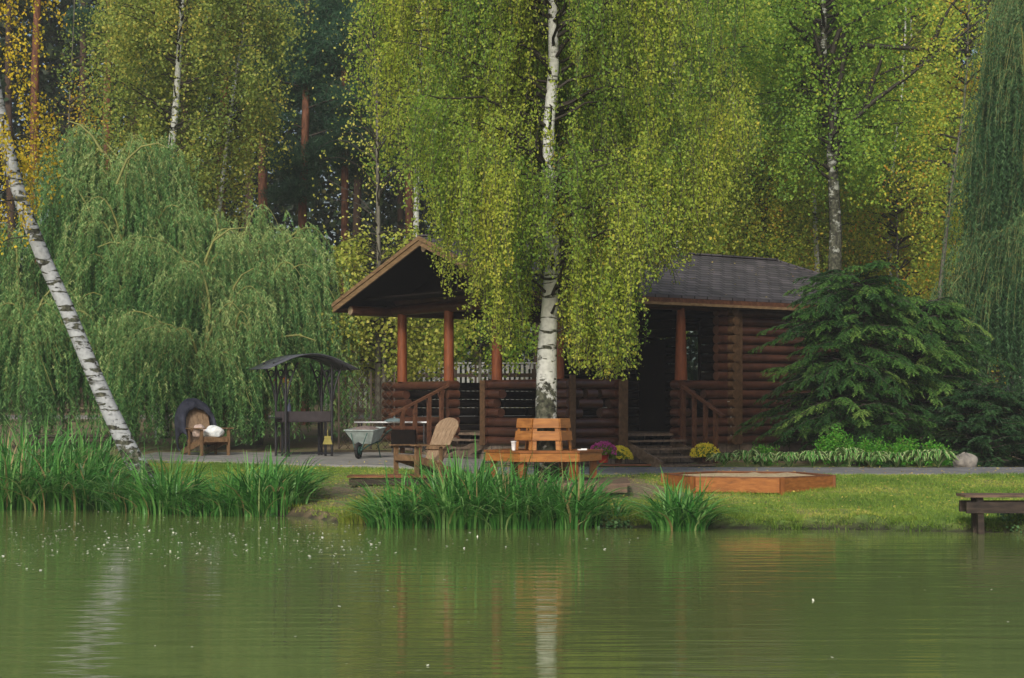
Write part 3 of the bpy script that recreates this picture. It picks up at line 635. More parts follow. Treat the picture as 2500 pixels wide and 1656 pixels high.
# ------------------------------------------------------------------ pines
def pine(label, tp, Y0, r0, tufts, seed, group='pines in the dark wood'):
    rng = RS(seed); pts = [np.array([wx(a, Y0), Y0, wz(b, Y0)]) for a, b in tp]
    pts[0][2] = h1(pts[0][0], Y0)-.1; pts = sorted(pts, key=lambda p: p[2]); top = pts[-1][2]
    t = thing('pine_tree', label, 'pine tree', tuple(pts[0]), group=group)
    trunk('trunk', pts, [max(r0*(1-.6*(p[2]-pts[0][2])/(top-pts[0][2])), .03) for p in pts], M['pinebark'], t, 10)
    loc = np.array(t.location); bm = MB(); Cs = []
    for (px, py, rx, rz_) in tufts:
        c = np.array([wx(px, Y0), Y0+rng.uniform(-.6, .6), wz(py, Y0)])
        a = interp_poly(pts, min(c[2]-.2, top)); mid = (a+c)/2+[0, 0, .1]
        bm.tube([a-loc, mid-loc, c-loc], [.04, .03, .012], 5, False)
        k = int(110*rx*max(rz_, .5)+40)
        q = rng.normal(size=(k, 3)); q /= np.linalg.norm(q, axis=1, keepdims=True); q *= rng.uniform(.4, 1, (k, 1))
        Cs.append(c+q*np.array([rx, rx*.9, rz_]))
    Cs = np.concatenate(Cs); nn = 34; idx = np.repeat(np.arange(len(Cs)), nn); n = len(idx)
    D = rng.normal(size=(n, 3))+[0, 0, .5]; D /= np.linalg.norm(D, axis=1, keepdims=True)
    P = Cs[idx]+D*.13+rng.normal(size=(n, 3))*.06
    cb = rng.normal(.5, .2, len(Cs))
    bm.build('limbs', M['twig'], t); leaf_obj('crown', P, D, rng.uniform(.14, .26, n), .016, cb[idx]+rng.normal(0, .15, n), M['needle'], t, rng)
    return t
def tuf(cx, ys, rx, rz_, n, seed):
    r = random.Random(seed); return [(cx+r.uniform(-rx, rx)*60, r.uniform(*ys), rx*r.uniform(.35, .6), rz_*r.uniform(.6, 1)) for _ in range(n)]
pine('dark green pine with orange trunk left of the leaning sapling', [(742,1100),(740,600),(738,520),(745,330),(748,200),(750,50),(750,-150),(750,-350)], 54, .17,
     [(640,60,1.1,.6),(620,200,.9,.5),(660,300,.8,.5),(870,60,.9,.5),(800,240,.9,.5),(850,320,.8,.5),(750,150,1.2,.6),(700,120,.8,.5),(810,150,.9,.5),(740,60,1.2,.5),(800,20,1.0,.5),(690,30,.9,.5),(725,380,.9,.45),(770,370,.7,.4),(690,400,.6,.3),(840,110,.7,.5),(860,250,.7,.4),(760,-30,1.2,.6),(748,100,.7,.5),(742,190,.5,.3),(742,420,.7,.4),(738,465,.6,.35),(700,480,.6,.3),(720,230,.5,.3)], 61)
pine('pine with bare orange trunk behind the left birch crown', [(538,1100),(540,460),(542,380),(548,230),(556,60),(560,-100),(562,-350)], 52, .18, tuf(560, (-300,-60), 1.6, .6, 9, 1), 62)
pine('pine with dark red trunk deep in the wood beside the birch crown', [(640,1100),(642,500),(640,360),(645,200),(650,0),(650,-200),(650,-350)], 58, .20, tuf(650, (-280,180), 1.5, .6, 13, 2), 63)
pine('pine with orange trunk behind the golden leaves at the upper left', [(82,1100),(84,500),(84,330),(86,160),(92,0),(96,-150),(98,-350)], 48, .17, tuf(100, (-350,-80), 1.6, .6, 8, 3), 64)
pine('dim pine trunk standing left of the tall white birch', [(258,1100),(258,500),(260,300),(264,150),(268,0),(270,-200),(270,-350)], 60, .20, tuf(270, (-280,260), 1.3, .6, 13, 4), 65)
pine('dark pine rising straight behind the cabin roof peak', [(1000,1100),(1000,600),(998,300),(996,100),(994,-60),(994,-300)], 64, .2, tuf(930, (-200,420), 1.9, .8, 20, 5), 66)
pine('dark pine between the bare sapling and the orange-trunked pine', [(840,1100),(842,600),(842,300),(840,60),(840,-150),(840,-300)], 62, .17, tuf(845, (-200,420), 1.5, .8, 20, 6), 67)
pine('dark pine whose trunk shows in the gap over the right willow shoulder', [(2420,1100),(2422,600),(2420,300),(2418,100),(2416,-60),(2414,-300)], 66, .22, tuf(2420, (-200,500), 1.6, .8, 16, 7), 68)

# ------------------------------------------------------------------ far forest mass + far trunks
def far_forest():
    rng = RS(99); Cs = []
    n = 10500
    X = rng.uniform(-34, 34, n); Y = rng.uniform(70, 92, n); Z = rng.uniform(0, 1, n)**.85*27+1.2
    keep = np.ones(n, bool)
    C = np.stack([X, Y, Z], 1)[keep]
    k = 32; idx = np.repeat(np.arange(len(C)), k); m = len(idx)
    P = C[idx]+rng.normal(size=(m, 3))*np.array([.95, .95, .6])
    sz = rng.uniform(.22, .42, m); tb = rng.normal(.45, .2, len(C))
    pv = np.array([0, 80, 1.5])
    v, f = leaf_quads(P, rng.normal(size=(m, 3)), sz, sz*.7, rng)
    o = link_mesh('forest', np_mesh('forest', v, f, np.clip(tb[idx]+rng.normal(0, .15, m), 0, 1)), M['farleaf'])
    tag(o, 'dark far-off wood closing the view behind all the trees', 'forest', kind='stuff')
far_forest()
rng = RS(123)
ft_me = None
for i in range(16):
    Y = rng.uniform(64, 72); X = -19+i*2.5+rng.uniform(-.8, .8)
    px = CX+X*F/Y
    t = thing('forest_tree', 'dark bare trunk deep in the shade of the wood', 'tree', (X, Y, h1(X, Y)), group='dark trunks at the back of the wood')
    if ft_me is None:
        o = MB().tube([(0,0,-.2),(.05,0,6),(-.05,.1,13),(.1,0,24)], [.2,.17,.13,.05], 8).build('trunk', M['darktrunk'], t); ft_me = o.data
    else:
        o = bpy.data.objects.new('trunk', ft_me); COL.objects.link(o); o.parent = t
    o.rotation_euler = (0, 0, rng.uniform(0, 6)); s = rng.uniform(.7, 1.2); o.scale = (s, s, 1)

# ------------------------------------------------------------------ willows
def willow(label, base_px, Y0, arcs, seed, mat='willow_leaf', zlow=None, bare=(), dens=46, group='weeping willows round the pond', nst=70, thick=1.0, leafL=(.08,.14), width=.019, tint=.5):
    """arcs: (start px,py) (peak px,py) (end px,py) depth offset, strand length"""
    rng = RS(seed); bx = wx(base_px, Y0); bz = h1(bx, Y0)
    t = thing('weeping_willow', label, 'willow', (bx, Y0, bz), group=group)
    loc = np.array(t.location); bm = MB(); R = []; O = []; Ls = []; tb = []
    tops = max(wz(a[1][1], Y0) for a in arcs)
    bm2 = MB().tube([(0,0,-.1),(.05,0,.8),(-.03,.02,bz*0+1.6)], [.22,.18,.13], 10); bm2.build('trunk', M['greybark'], t)
    ex_arcs = []
    for (sx_, sy_), (px_, py_), (ex, ey), dy, sl in arcs:
        jx, jy = rng.normal(0, 26), rng.uniform(25, 120)
        ex_arcs.append(((sx_+jx*.3, sy_+jy), (px_+jx, py_+jy), (ex+jx*1.2, ey+jy), dy-rng.uniform(-.6, .7), sl*.7))
    for ai_, ((sx_, sy_), (px_, py_), (ex, ey), dy, sl) in enumerate(list(arcs)+ex_arcs):
        Yb = Y0+dy
        A = np.array([bx, Y0, bz+1.5]); S = np.array([wx(sx_, Yb), (Y0+Yb)/2, wz(sy_, Yb)]); K = np.array([wx(px_, Yb), Yb, wz(py_, Yb)]); E = np.array([wx(ex, Yb), Yb-.25, wz(ey, Yb)])
        path = []
        for i in range(4): path.append(A+(S-A)*i/4)
        for i in range(11):
            u = i/10; C1 = 2*K-.5*(S+E)
            path.append((1-u)**2*S+2*u*(1-u)*C1+u*u*E)
        m = len(path); bm.tube([p-loc for p in path], [max(.06*(1-i/m)**1.6, .006)*thick for i in range(m)], 6, False)
        W = np.linalg.norm(E-S)+.8; ns = int(nst*W*(.85 if ai_ < len(arcs) else .32))
        for s in range(ns):
            u = rng.uniform(0, 1); i = 3+u*(m-4.001); k = int(i); f = i-k
            p = path[k]*(1-f)+path[k+1]*f
            # side twigs: strand hangs off a short lateral
            lat = rng.normal()*.34; p = p+np.array([rng.normal()*.20, lat, rng.normal()*.10-abs(lat)*.25])
            ln = sl*rng.uniform(.45, 1.15)
            zb = bz+.1 if zlow is None else zlow
            if p[2]-ln < zb+.05: ln = p[2]-zb-.05-rng.uniform(0, .2)
            if ln < .2: continue
            if sin(p[0]*3.1+p[2]*1.1+seed)*sin(p[2]*2.3-p[0]*1.9+p[1]) > .38 and rng.rand() < .8: continue
            dirx = np.sign(ex-sx_)*.5
            R.append(p); O.append([dirx+rng.normal()*.6, rng.normal()*.6, 0]); Ls.append(ln); tb.append(rng.normal(tint, .13)+.14*sin(p[0]*2.9+p[2]*2.2)*sin(p[2]*1.7-p[0]*2.3))
    for by_, bp_ in bare:
        bm.tube([np.array([wx(a_, by_), by_, wz(b_, by_)])-loc for a_, b_ in bp_], [.035*(1-.75*k_/len(bp_)) for k_ in range(len(bp_))], 6, False)
    R = np.array(R); O = np.array(O, float); Ls = np.array(Ls); tb = np.array(tb)
    P, idx, tt, segs = hang(R, O, Ls, dens, rng, sway=.10, spread=.24)
    n = len(P); ang = rng.uniform(0, 2*pi, n)
    D = np.stack([np.cos(ang)*.6, np.sin(ang)*.6, -np.ones(n)*rng.uniform(.2, 1.1, n)], 1)
    P = P+D*.03
    L = rng.uniform(leafL[0], leafL[1], n)
    bm.build('limbs', M['willowtwig'], t)
    ribbon_obj('twigs', segs[:len(R)*3], .007, M['willowtwig'], t)
    leaf_obj('crown', P, D, L, width, tb[idx]+rng.normal(0, .15, n)+.50*(1-tt)**2.5-.12, M[mat], t, rng)  # strands tinted paler at their tops to paint light on the domes
    return n
A1 = [((330,700),(380,350),(470,480),.6,2.6), ((300,620),(255,370),(170,520),.5,2.6), ((300,600),(330,330),(400,520),-.2,2.6), ((290,560),(200,330),(120,430),.8,2.4),
      ((350,640),(430,470),(520,600),.2,2.0), ((260,620),(150,430),(90,600),-.3,2.2), ((300,640),(240,480),(160,640),-.9,2.2), ((340,660),(420,500),(500,660),-.8,2.2), ((290,500),(320,340),(400,420),1.2,2.4),
      ((260,700),(150,560),(60,700),.4,2.2), ((300,760),(230,620),(150,760),-1.2,2.0), ((320,420),(210,310),(170,350),.9,2.6)]
counts['w1'] = willow('big grey-green willow with tall domed top behind the leaning birch', 310, 43.5, A1, 71, bare=((42.0, [(488,728),(455,690),(415,645),(370,612),(320,596),(270,592),(238,604)]), (42.2, [(250,372),(225,332),(195,305),(165,295)]), (42.2, [(285,450),(310,390),(345,358),(385,350),(410,362)])))
A2 = [((480,700),(400,590),(290,600),-1.2,2.0), ((500,640),(560,560),(640,700),-.4,2.0), ((620,700),(660,560),(740,640),.4,2.4), ((660,700),(720,580),(810,680),.2,2.6), ((600,600),(640,500),(700,600),.9,2.2),
      ((600,760),(640,640),(600,800),-1.0,2.2), ((640,760),(700,640),(780,780),-.6,2.4), ((660,820),(740,740),(830,860),.2,2.0), ((560,800),(520,680),(450,800),-1.3,2.0), ((540,640),(520,520),(470,600),1,2.2),
      ((700,600),(770,560),(830,660),1.1,2.6), ((600,600),(560,540),(520,600),1.5,2.0), ((680,860),(760,800),(800,900),-.2,1.6)]
counts['w2'] = willow('broad willow leaning over the grill canopy beside the cabin', 620, 42.5, A2, 72, bare=((40.8, [(560,740),(572,700),(590,672),(620,655)]), (40.8, [(650,830),(690,822),(730,818),(770,832)]), (41, [(500,640),(520,590),(560,560),(600,556)])))
A3 = [((480,900),(400,790),(290,900),-.4,1.9), ((460,860),(370,800),(280,880),-.8,1.9), ((490,880),(560,740),(620,860),-.3,2.0), ((480,900),(440,800),(380,930),-1.0,1.6), ((520,860),(600,700),(660,800),.2,2.0),
      ((540,900),(640,830),(700,920),.2,1.6), ((560,900),(590,760),(640,900),-.5,1.9), ((520,760),(470,640),(380,700),.8,2.2), ((500,920),(540,830),(600,960),-.7,1.5), ((450,840),(330,760),(270,840),.3,2.2)]
counts['w3'] = willow('low rounded willow drooping to the ground behind the jacket-covered chair', 490, 39.8, A3, 73)
A4 = [((60,820),(20,740),(-60,830),-.3,2.3), ((80,820),(110,740),(180,830),-.2,2.3), ((70,800),(40,700),(-10,800),.5,2.6), ((90,780),(150,700),(230,800),.6,2.4), ((80,850),(90,770),(150,900),-.7,2.0), ((60,700),(20,560),(-60,640),1.2,2.4), ((100,820),(200,760),(280,880),.0,2.2), ((60,860),(0,780),(-80,880),-.4,2.0)]
counts['w4'] = willow('dim willow curtain hanging down at the far left bank', 70, 40.5, A4, 74, tint=.4)
A5 = [((2490,300),(2450,60),(2400,300),.3,4.0), ((2500,500),(2440,330),(2380,520),.0,3.6), ((2510,260),(2480,0),(2430,140),-.4,4.2), ((2520,640),(2400,570),(2320,720),-.2,2.8), ((2520,640),(2450,560),(2390,700),-.6,3.0), ((2540,300),(2560,40),(2600,300),0,4.0), ((2520,400),(2540,200),(2580,400),-.5,3.8),
      ((2500,100),(2490,-120),(2440,0),.2,4), ((2520,760),(2420,640),(2340,800),-.1,2.4), ((2520,660),(2500,520),(2460,700),-.9,2.8), ((2480,440),(2420,260),(2370,430),.5,3.4), ((2520,200),(2500,60),(2450,230),-.2,3.6)]
counts['w5'] = willow('tall dark green willow hanging down the far right side', 2520, 41.0, A5, 75, 'willow_dark', zlow=1.0, dens=44, nst=78)

# ------------------------------------------------------------------ evergreen shrubs right of the cabin
def hemlock(name, label, cat, px, Y0, prof, seed, nb=150, mat='hemlock', lean=0, droop=.75, tw=.27, extra=(), tdens=1.25, nl=30):
    """prof: (z, radius)"""
    rng = RS(seed); bx = wx(px, Y0); bz = h1(bx, Y0); t = thing(name, label, cat, (bx, Y0, bz)); loc = np.array(t.location)
    zt = prof[-1][0]; MB().tube([(0,0,-.1),(lean*.3,0,zt*.5),(lean,0,zt*.97)], [.05,.035,.01], 8).build('trunk', M['greybark'], t)
    bm = MB(); TP = []; TD = []; TL = []; tb = []
    for i in range(nb):
        z0 = rng.uniform(.03, 1)**.9*zt*.97 if i > 8 else zt*rng.uniform(.85, .98)
        R0 = np.interp(z0, [p[0] for p in prof], [p[1] for p in prof]); L = R0*rng.uniform(.35, .85+.28*(rng.rand() < .4))+.1
        az = rng.uniform(0, 2*pi)
        jit = rng.normal(size=2)*.30*min(prof[1][1], 1.5)*(1-.6*z0/zt); a0 = np.array([bx+lean*z0/zt+jit[0], Y0+jit[1], bz+z0]); rise = rng.uniform(-.05, .75)
        path = limb_path(a0, az, L, rise, rise*.4+droop*rng.uniform(.4, 1.0), 8, rng, .03)
        bm.tube([p-loc for p in path], [.02*(1-k/9.) for k in range(9)], 4, False)
        bt = rng.normal(.45, .16); nt_ = int((9+26*L)*tdens)
        d_out = np.array([cos(az), sin(az), 0]); side = np.array([-sin(az), cos(az), 0])
        for s in range(nt_):
            u = rng.uniform(.15, 1.0); k = min(int(u*8), 7); p = path[k]*(1-(u*8-k))+path[k+1]*(u*8-k)
            dl = path[k+1]-path[k]; dl /= np.linalg.norm(dl)
            sgn = 1 if rng.rand() < .5 else -1
            d = dl*rng.uniform(.6, 1)+side*sgn*rng.uniform(.3, 1)+np.array([0, 0, rng.uniform(-.45, .1)]); d /= np.linalg.norm(d)
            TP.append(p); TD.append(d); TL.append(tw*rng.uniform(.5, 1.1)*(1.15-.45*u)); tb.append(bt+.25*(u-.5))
    TP = np.array(TP); TD = np.array(TD); TL = np.array(TL); tb = np.array(tb)
    idx = np.repeat(np.arange(len(TP)), nl); n = len(idx); u = rng.uniform(0, 1, n)
    P = TP[idx]+TD[idx]*(u*TL[idx])[:, None]; P[:, 2] -= .25*TL[idx]*u*u
    sd = np.cross(TD[idx], [0, 0, 1.0])+rng.normal(size=(n, 3))*.25; sg = rng.choice([-1, 1], n)[:, None]
    D = TD[idx]*.8+sd*sg*.8+np.array([0, 0, -.15]); D /= np.linalg.norm(D, axis=1, keepdims=True)
    wl = .042*(1-.35*u); P = P+D*(wl/2)[:, None]
    bm.build('limbs', M['twig'], t)
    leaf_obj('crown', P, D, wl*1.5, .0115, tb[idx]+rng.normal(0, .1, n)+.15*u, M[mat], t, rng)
    return n
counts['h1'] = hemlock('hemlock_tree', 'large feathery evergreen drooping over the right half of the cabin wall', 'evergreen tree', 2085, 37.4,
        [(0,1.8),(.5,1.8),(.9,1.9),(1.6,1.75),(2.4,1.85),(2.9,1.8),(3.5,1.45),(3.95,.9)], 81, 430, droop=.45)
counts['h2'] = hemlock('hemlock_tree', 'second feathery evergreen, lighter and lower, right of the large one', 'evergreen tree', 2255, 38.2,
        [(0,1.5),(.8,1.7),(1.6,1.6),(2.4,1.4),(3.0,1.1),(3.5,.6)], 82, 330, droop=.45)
hemlock('juniper_bush', 'low dark evergreen bush beside the boulder at the path edge', 'bush', 2400, 36.6, [(0,1.15),(.6,1.1),(1.2,.8),(1.6,.3)], 83, 240, 'juniper', droop=.15, tw=.22, nl=24)
hemlock('juniper_bush', 'dark evergreen bush cut off by the right edge under the willow', 'bush', 2510, 37.0, [(0,1.0),(.6,1.0),(1.0,.8),(1.4,.3)], 84, 190, 'juniper', droop=.15, tw=.22, nl=24)
hemlock('spruce_bush', 'dim evergreen bush in the gap between the feathery evergreen and the willow', 'bush', 2340, 38.6, [(0,1.0),(.8,1.0),(1.6,.8),(2.1,.2)], 85, 90, 'hemlock', droop=.3, tw=.28, nl=24)

# ------------------------------------------------------------------ reeds
def blades(cx, cy, rx, ry, n, h, rng, lean=.55, w=.02):
    a = rng.uniform(0, 2*pi, n); r = np.sqrt(rng.uniform(0, 1, n))
    bx = cx+rx*r*np.cos(a); by = cy+ry*r*np.sin(a); bz = height(bx, by); bz = np.maximum(bz, ZW-.02)-.01
    az = a+rng.normal(0, .7, n); hh = h*(.45+.7*rng.beta(2.2, 1.6, n))*(1-.2*r); ln = np.abs(rng.normal(lean*.75, lean*.45, n))*(.35+.9*r)
    K = 7; V = np.empty((n, K+1, 2, 3)); ww = w*rng.uniform(.6, 1.2, n)
    tw_ = az+rng.normal(0, .6, n)+pi/2
    for k in range(K+1):
        s = k/K
        rad = ln*hh*(s**2.2)*1.0; zz = hh*(s-np.clip(ln, 0, 1.3)*.42*s**3.2)
        p = np.stack([bx+np.cos(az)*rad, by+np.sin(az)*rad, bz+zz], 1)
        wk = ww*(1-s**3)*(.75+.25*np.sin(pi*min(s*1.4, 1)))/2+.0015
        sd = np.stack([np.cos(tw_), np.sin(tw_), 0*tw_], 1)*wk[:, None]
        V[:, k, 0] = p-sd; V[:, k, 1] = p+sd
    V = V.reshape(n, (K+1)*2, 3); base = np.arange(n)[:, None, None]*(K+1)*2
    q = np.array([[2*k, 2*k+1, 2*k+3, 2*k+2] for k in range(K)])[None]+base
    return V.reshape(-1, 3), q.reshape(-1, 4), np.repeat(np.where(rng.rand(n) < .045, 1.0, np.clip(rng.beta(2, 2.6, n), 0, .88)), K)
def reed_clump(label, px, py, rx, ry, n, h, seed, lean=.6, w=.022):
    rng = RS(seed)
    # depth from waterline row
    Y = F*(CZ-ZW)/(py-HY); X = wx(px, Y)
    V, Q, tnt = blades(X, Y, rx, ry, int(n*.95), h*1.16, rng, lean*1.6, w*1.65)
    V2, Q2, t2 = blades(X, Y-.05, rx*1.05, ry, int(n*.32), h*.95, rng, 2.1, w*1.25)
    Q2 = Q2+len(V); V = np.concatenate([V, V2]); Q = np.concatenate([Q, Q2]); tnt = np.concatenate([tnt, np.clip(t2+.18, 0, .93)])
    loc = np.array([X, Y, h1(X, Y)])
    me = np_mesh('iris_clump', V-loc, Q, tnt)
    o = link_mesh('iris_clump', me, M['reed']); o.location = loc
    tag(o, label, 'iris clump', 'iris clumps along the water edge')
reed_clump('iris clump cut by the left edge of the photo', 20, 1242, .75, .5, 230, 1.3, 201, .9)
reed_clump('dense iris clump left of the leaning birch foot', 130, 1241, .8, .5, 230, 1.45, 202, .9)
reed_clump('iris clump between two dense ones just left of the leaning trunk', 240, 1243, .6, .45, 170, 1.15, 203, 1.0)
reed_clump('iris clump wrapped round the foot of the leaning birch', 335, 1247, .5, .4, 120, .8, 204, .8)
reed_clump('iris clump right of the leaning birch foot with long arching blades', 410, 1253, .48, .4, 190, 1.15, 205, .9)
reed_clump('low iris clump between the leaning birch and the broad left clump', 505, 1259, .3, .25, 50, .5, 206, 1.2)
reed_clump('iris leaves standing behind the front row at the left edge', 60, 1222, .9, .45, 230, 1.3, 215, .9)
reed_clump('iris leaves standing behind the front row beside the leaning trunk', 210, 1224, .7, .45, 170, 1.25, 216, .9)
reed_clump('broad upright iris clump in front of the empty terrace edge', 630, 1258, .72, .4, 430, .95, 207, .7)
reed_clump('spreading iris blades at the right side of the broad left clump', 725, 1252, .3, .25, 70, .75, 208, 1.2)
reed_clump('iris clump in front of the pale-backed chair', 985, 1286, .5, .45, 260, .85, 209, .9)
reed_clump('tall iris clump in front of the left side of the hexagonal bench', 1130, 1286, .6, .5, 420, 1.1, 210, .6)
reed_clump('tall iris clump in front of the middle of the hexagonal bench', 1260, 1287, .6, .45, 380, 1.0, 211, .6)
reed_clump('iris clump in front of the right side of the hexagonal bench', 1380, 1288, .5, .4, 240, .95, 212, .75)
reed_clump('separate small iris clump at the water edge before the sandbox', 1660, 1294, .36, .3, 230, .85, 213, .85)
reed_clump('tiny iris tuft at the water edge left of the separate clump', 1505, 1284, .15, .12, 22, .4, 214, 1.4)

# small things on the ground: water-edge plants, grass, fallen leaves, specks
def scatter_leaves(name, label, cat, X, Y, Z, size, tint, mat, rng, upish=False, asp=.8):
    n = len(X); D = rng.normal(size=(n, 3))
    P = np.stack([X, Y, Z], 1)
    if upish:   # lie flat
        D[:, 2] *= .15; D /= np.linalg.norm(D, axis=1, keepdims=True); S = np.stack([-D[:, 1], D[:, 0], rng.normal(size=n)*.15], 1)
        L = size[:, None]
        v = np.stack([P-D*L/2, P+S*L*asp/2, P+D*L/2, P-S*L*asp/2], 1).reshape(-1, 3); f = np.arange(4*n).reshape(n, 4)
    else: v, f = leaf_quads(P, D, size, size*asp, rng)
    return tag(link_mesh(name, np_mesh(name, v, f, np.clip(tint, 0, 1)), mat), label, cat, kind='stuff')
rng = RS(301)
n = 1100; X = np.concatenate([np.clip(rng.choice([-1.7,-1.2,-.75,-.1,.3,1.1,1.4], n)+rng.normal(0, .16, n), -2, 1.7), rng.uniform(-9, -3.6, 900), rng.uniform(6.6, 8.5, 1500)]); off = np.concatenate([rng.uniform(-.2, .14, n), rng.uniform(-.25, .05, 900), rng.uniform(-.1, .45, 1500)])
Y = shore(X)+off; Z = np.maximum(height(X, Y), ZW)+rng.uniform(0, .09, len(X))*np.where(X > 6, 1.3, 1)
scatter_leaves('waterside_plants', 'small round-leaved plants along the water edge under the reeds', 'plants', X, Y, Z, rng.uniform(.03, .06, len(X)), rng.uniform(0, 1, len(X)), M['cress'], rng)
def grass_field(n, xr, seed, hh=(.02,.05)):
    rng = RS(seed); X = rng.uniform(*xr, n); ys_ = shore(X)+.05; Y = ys_+rng.uniform(0, 1, n)**1.05*(path_front(X)-ys_+.12)
    Z = height(X, Y); kn = np.sin(X*2.1+Y*1.3)+np.sin(X*.9-Y*2.3+2)+.9*np.sin(X*5.3+Y*7.1)*np.sin(Y*6.3-X*4.1)+rng.normal(0, .6, n)
    bare = ((X-1.9)/1.2)**2+((Y-28.8)/1.2)**2; bare2 = ((X+2.7)/.9)**2+((Y-28.9)/1.8)**2
    keep = (rng.rand(n) > np.exp(-bare)*1.0) & (rng.rand(n) > np.exp(-bare2)*1.0) & ~((np.abs(X-.7) < 1.5) & (Y > 27.3) & (rng.rand(n) < .8))
    X, Y, Z, kn = X[keep], Y[keep], Z[keep], kn[keep]; n = len(X)
    h = rng.uniform(*hh, n)*(1+.25*np.clip(kn, -1, 2)); near = (Y-shore(X)) < .35; h = np.where(near, h*(1.4+.9*np.sin(X*6.1)*np.sin(X*2.3+1)), h)
    a = rng.uniform(0, 2*pi, n); w = .006
    P = np.stack([X, Y, Z-.005], 1); sd = np.stack([np.cos(a), np.sin(a), 0*a], 1)*w
    tip = P+np.stack([rng.normal(0, .5, n)*h, rng.normal(0, .5, n)*h, h], 1)
    V = np.stack([P-sd, P+sd, tip], 1).reshape(-1, 3)
    me = np_mesh('lawn_grass', V, np.arange(3*n).reshape(n, 3), np.clip(.50-.13*kn+rng.normal(0, .15, n), 0, 1))
    tag(link_mesh('grass', me, M['grass']), 'short lawn grass with yellowing patches on the pond bank', 'grass', kind='stuff')
grass_field(260000, (-9.5, 10.5), 302)
rng = RS(311); n = 2600; aa = rng.uniform(0, 2*pi, n); rr_ = 1.40*cos(pi/6)/np.cos(((aa-radians(-15)) % (pi/3))-pi/6)+rng.uniform(.0, .09, n)
Xg = wx(1828, 28.9)+rr_*np.cos(aa); Yg = 29.05+rr_*np.sin(aa); Zg = height(Xg, Yg); hg = rng.uniform(.03, .09, n); ang = rng.uniform(0, 2*pi, n)
Pg = np.stack([Xg, Yg, Zg-.01], 1); sg_ = np.stack([np.cos(ang), np.sin(ang), 0*ang], 1)*.006
Vg = np.stack([Pg-sg_, Pg+sg_, Pg+np.stack([rng.normal(0, .5, n)*hg, rng.normal(0, .5, n)*hg, hg], 1)], 1).reshape(-1, 3)
tag(link_mesh('grass', np_mesh('fringe_grass', Vg, np.arange(3*n).reshape(n, 3), rng.uniform(.2, .8, n)), M['grass']), 'longer grass fringe round the foot of the sandbox', 'grass', kind='stuff')
rng = RS(312); allV = []; allQ = []; allT = []; off_ = 0
for q_ in range(46):
    xx_ = rng.uniform(1.6, 9.5); Vq, Qq, Tq = blades(xx_, float(shore(xx_))+rng.uniform(.0, .14), rng.uniform(.08, .3), .06, int(rng.uniform(20, 70)), rng.uniform(.06, .17), rng, 1.6, .007)
    allV.append(Vq); allQ.append(Qq+off_); allT.append(Tq*.5); off_ += len(Vq)
tag(link_mesh('grass', np_mesh('edge_grass', np.concatenate(allV), np.concatenate(allQ), np.concatenate(allT)), M['grass']), 'ragged tufts of grass hanging over the dark pond edge', 'grass', kind='stuff')
# a taller soft grass tuft left of the middle reeds
reedless = RS(303)
n = 1500; X = reedless.normal(-2.05, .25, n); Y = shore(X)+np.abs(reedless.normal(.15, .2, n)); Vt, Qt, tt_ = blades(-2.1, float(shore(-2.1))+.2, .42, .25, 900, .32, reedless, .5, .006)
loc = np.array([-2.1, float(shore(-2.1))+.2, -.4]); o = link_mesh('grass_tuft', np_mesh('grass_tuft', Vt-loc, Qt, tt_*.6+.4), M['grass']); o.location = loc
tag(o, 'soft light green grass tuft at the water left of the tall iris', 'grass tuft')
rng = RS(304)
n = 2600; X = rng.uniform(-3.5, 10, n); Y = shore(X)+.15+rng.uniform(0, 1, n)**.8*(path_front(X)-shore(X)-.1); Z = height(X, Y)+rng.uniform(.035, .07, n)
X2 = rng.uniform(-7, 10, 600); Y2 = rng.uniform(31.2, 34.5, 600); Z2 = height(X2, Y2)+.045
scatter_leaves('fallen_leaves', 'yellow fallen leaves scattered over the lawn and path', 'leaves', np.r_[X, X2], np.r_[Y, Y2], np.r_[Z, Z2], rng.uniform(.025, .058, n+600), rng.uniform(0, 1, n+600), M['fallen'], rng, True)
n = 950; py = 1262+np.abs(rng.normal(0, 60, n)); py = np.clip(rng.normal(1318, 34, n), 1250, 1420); Y = F*1.7/(py-HY); X = wx(rng.uniform(-60, 930, n)**1.0, Y)
xx2 = rng.uniform(900, 1560, 60); Y2 = F*1.7/(rng.normal(1325, 16, 60)-HY); X = np.r_[X, wx(xx2, Y2)]; Y = np.r_[Y, Y2]
n3 = 24; py3 = rng.uniform(1380, 1650, n3); Y3 = F*1.7/(py3-HY); X = np.r_[X, wx(rng.uniform(-50, 2550, n3), Y3)]; Y = np.r_[Y, Y3]
ok = Y < shore(X)-.15; X, Y = X[ok], Y[ok]
scatter_leaves('floating_specks', 'pale petals and foam specks floating on the pond', 'floating specks', X, Y, np.full(len(X), ZW+.006), rng.uniform(.012, .042, len(X)), rng.uniform(0, 1, len(X)), M['speck'], rng, True, 1.0)

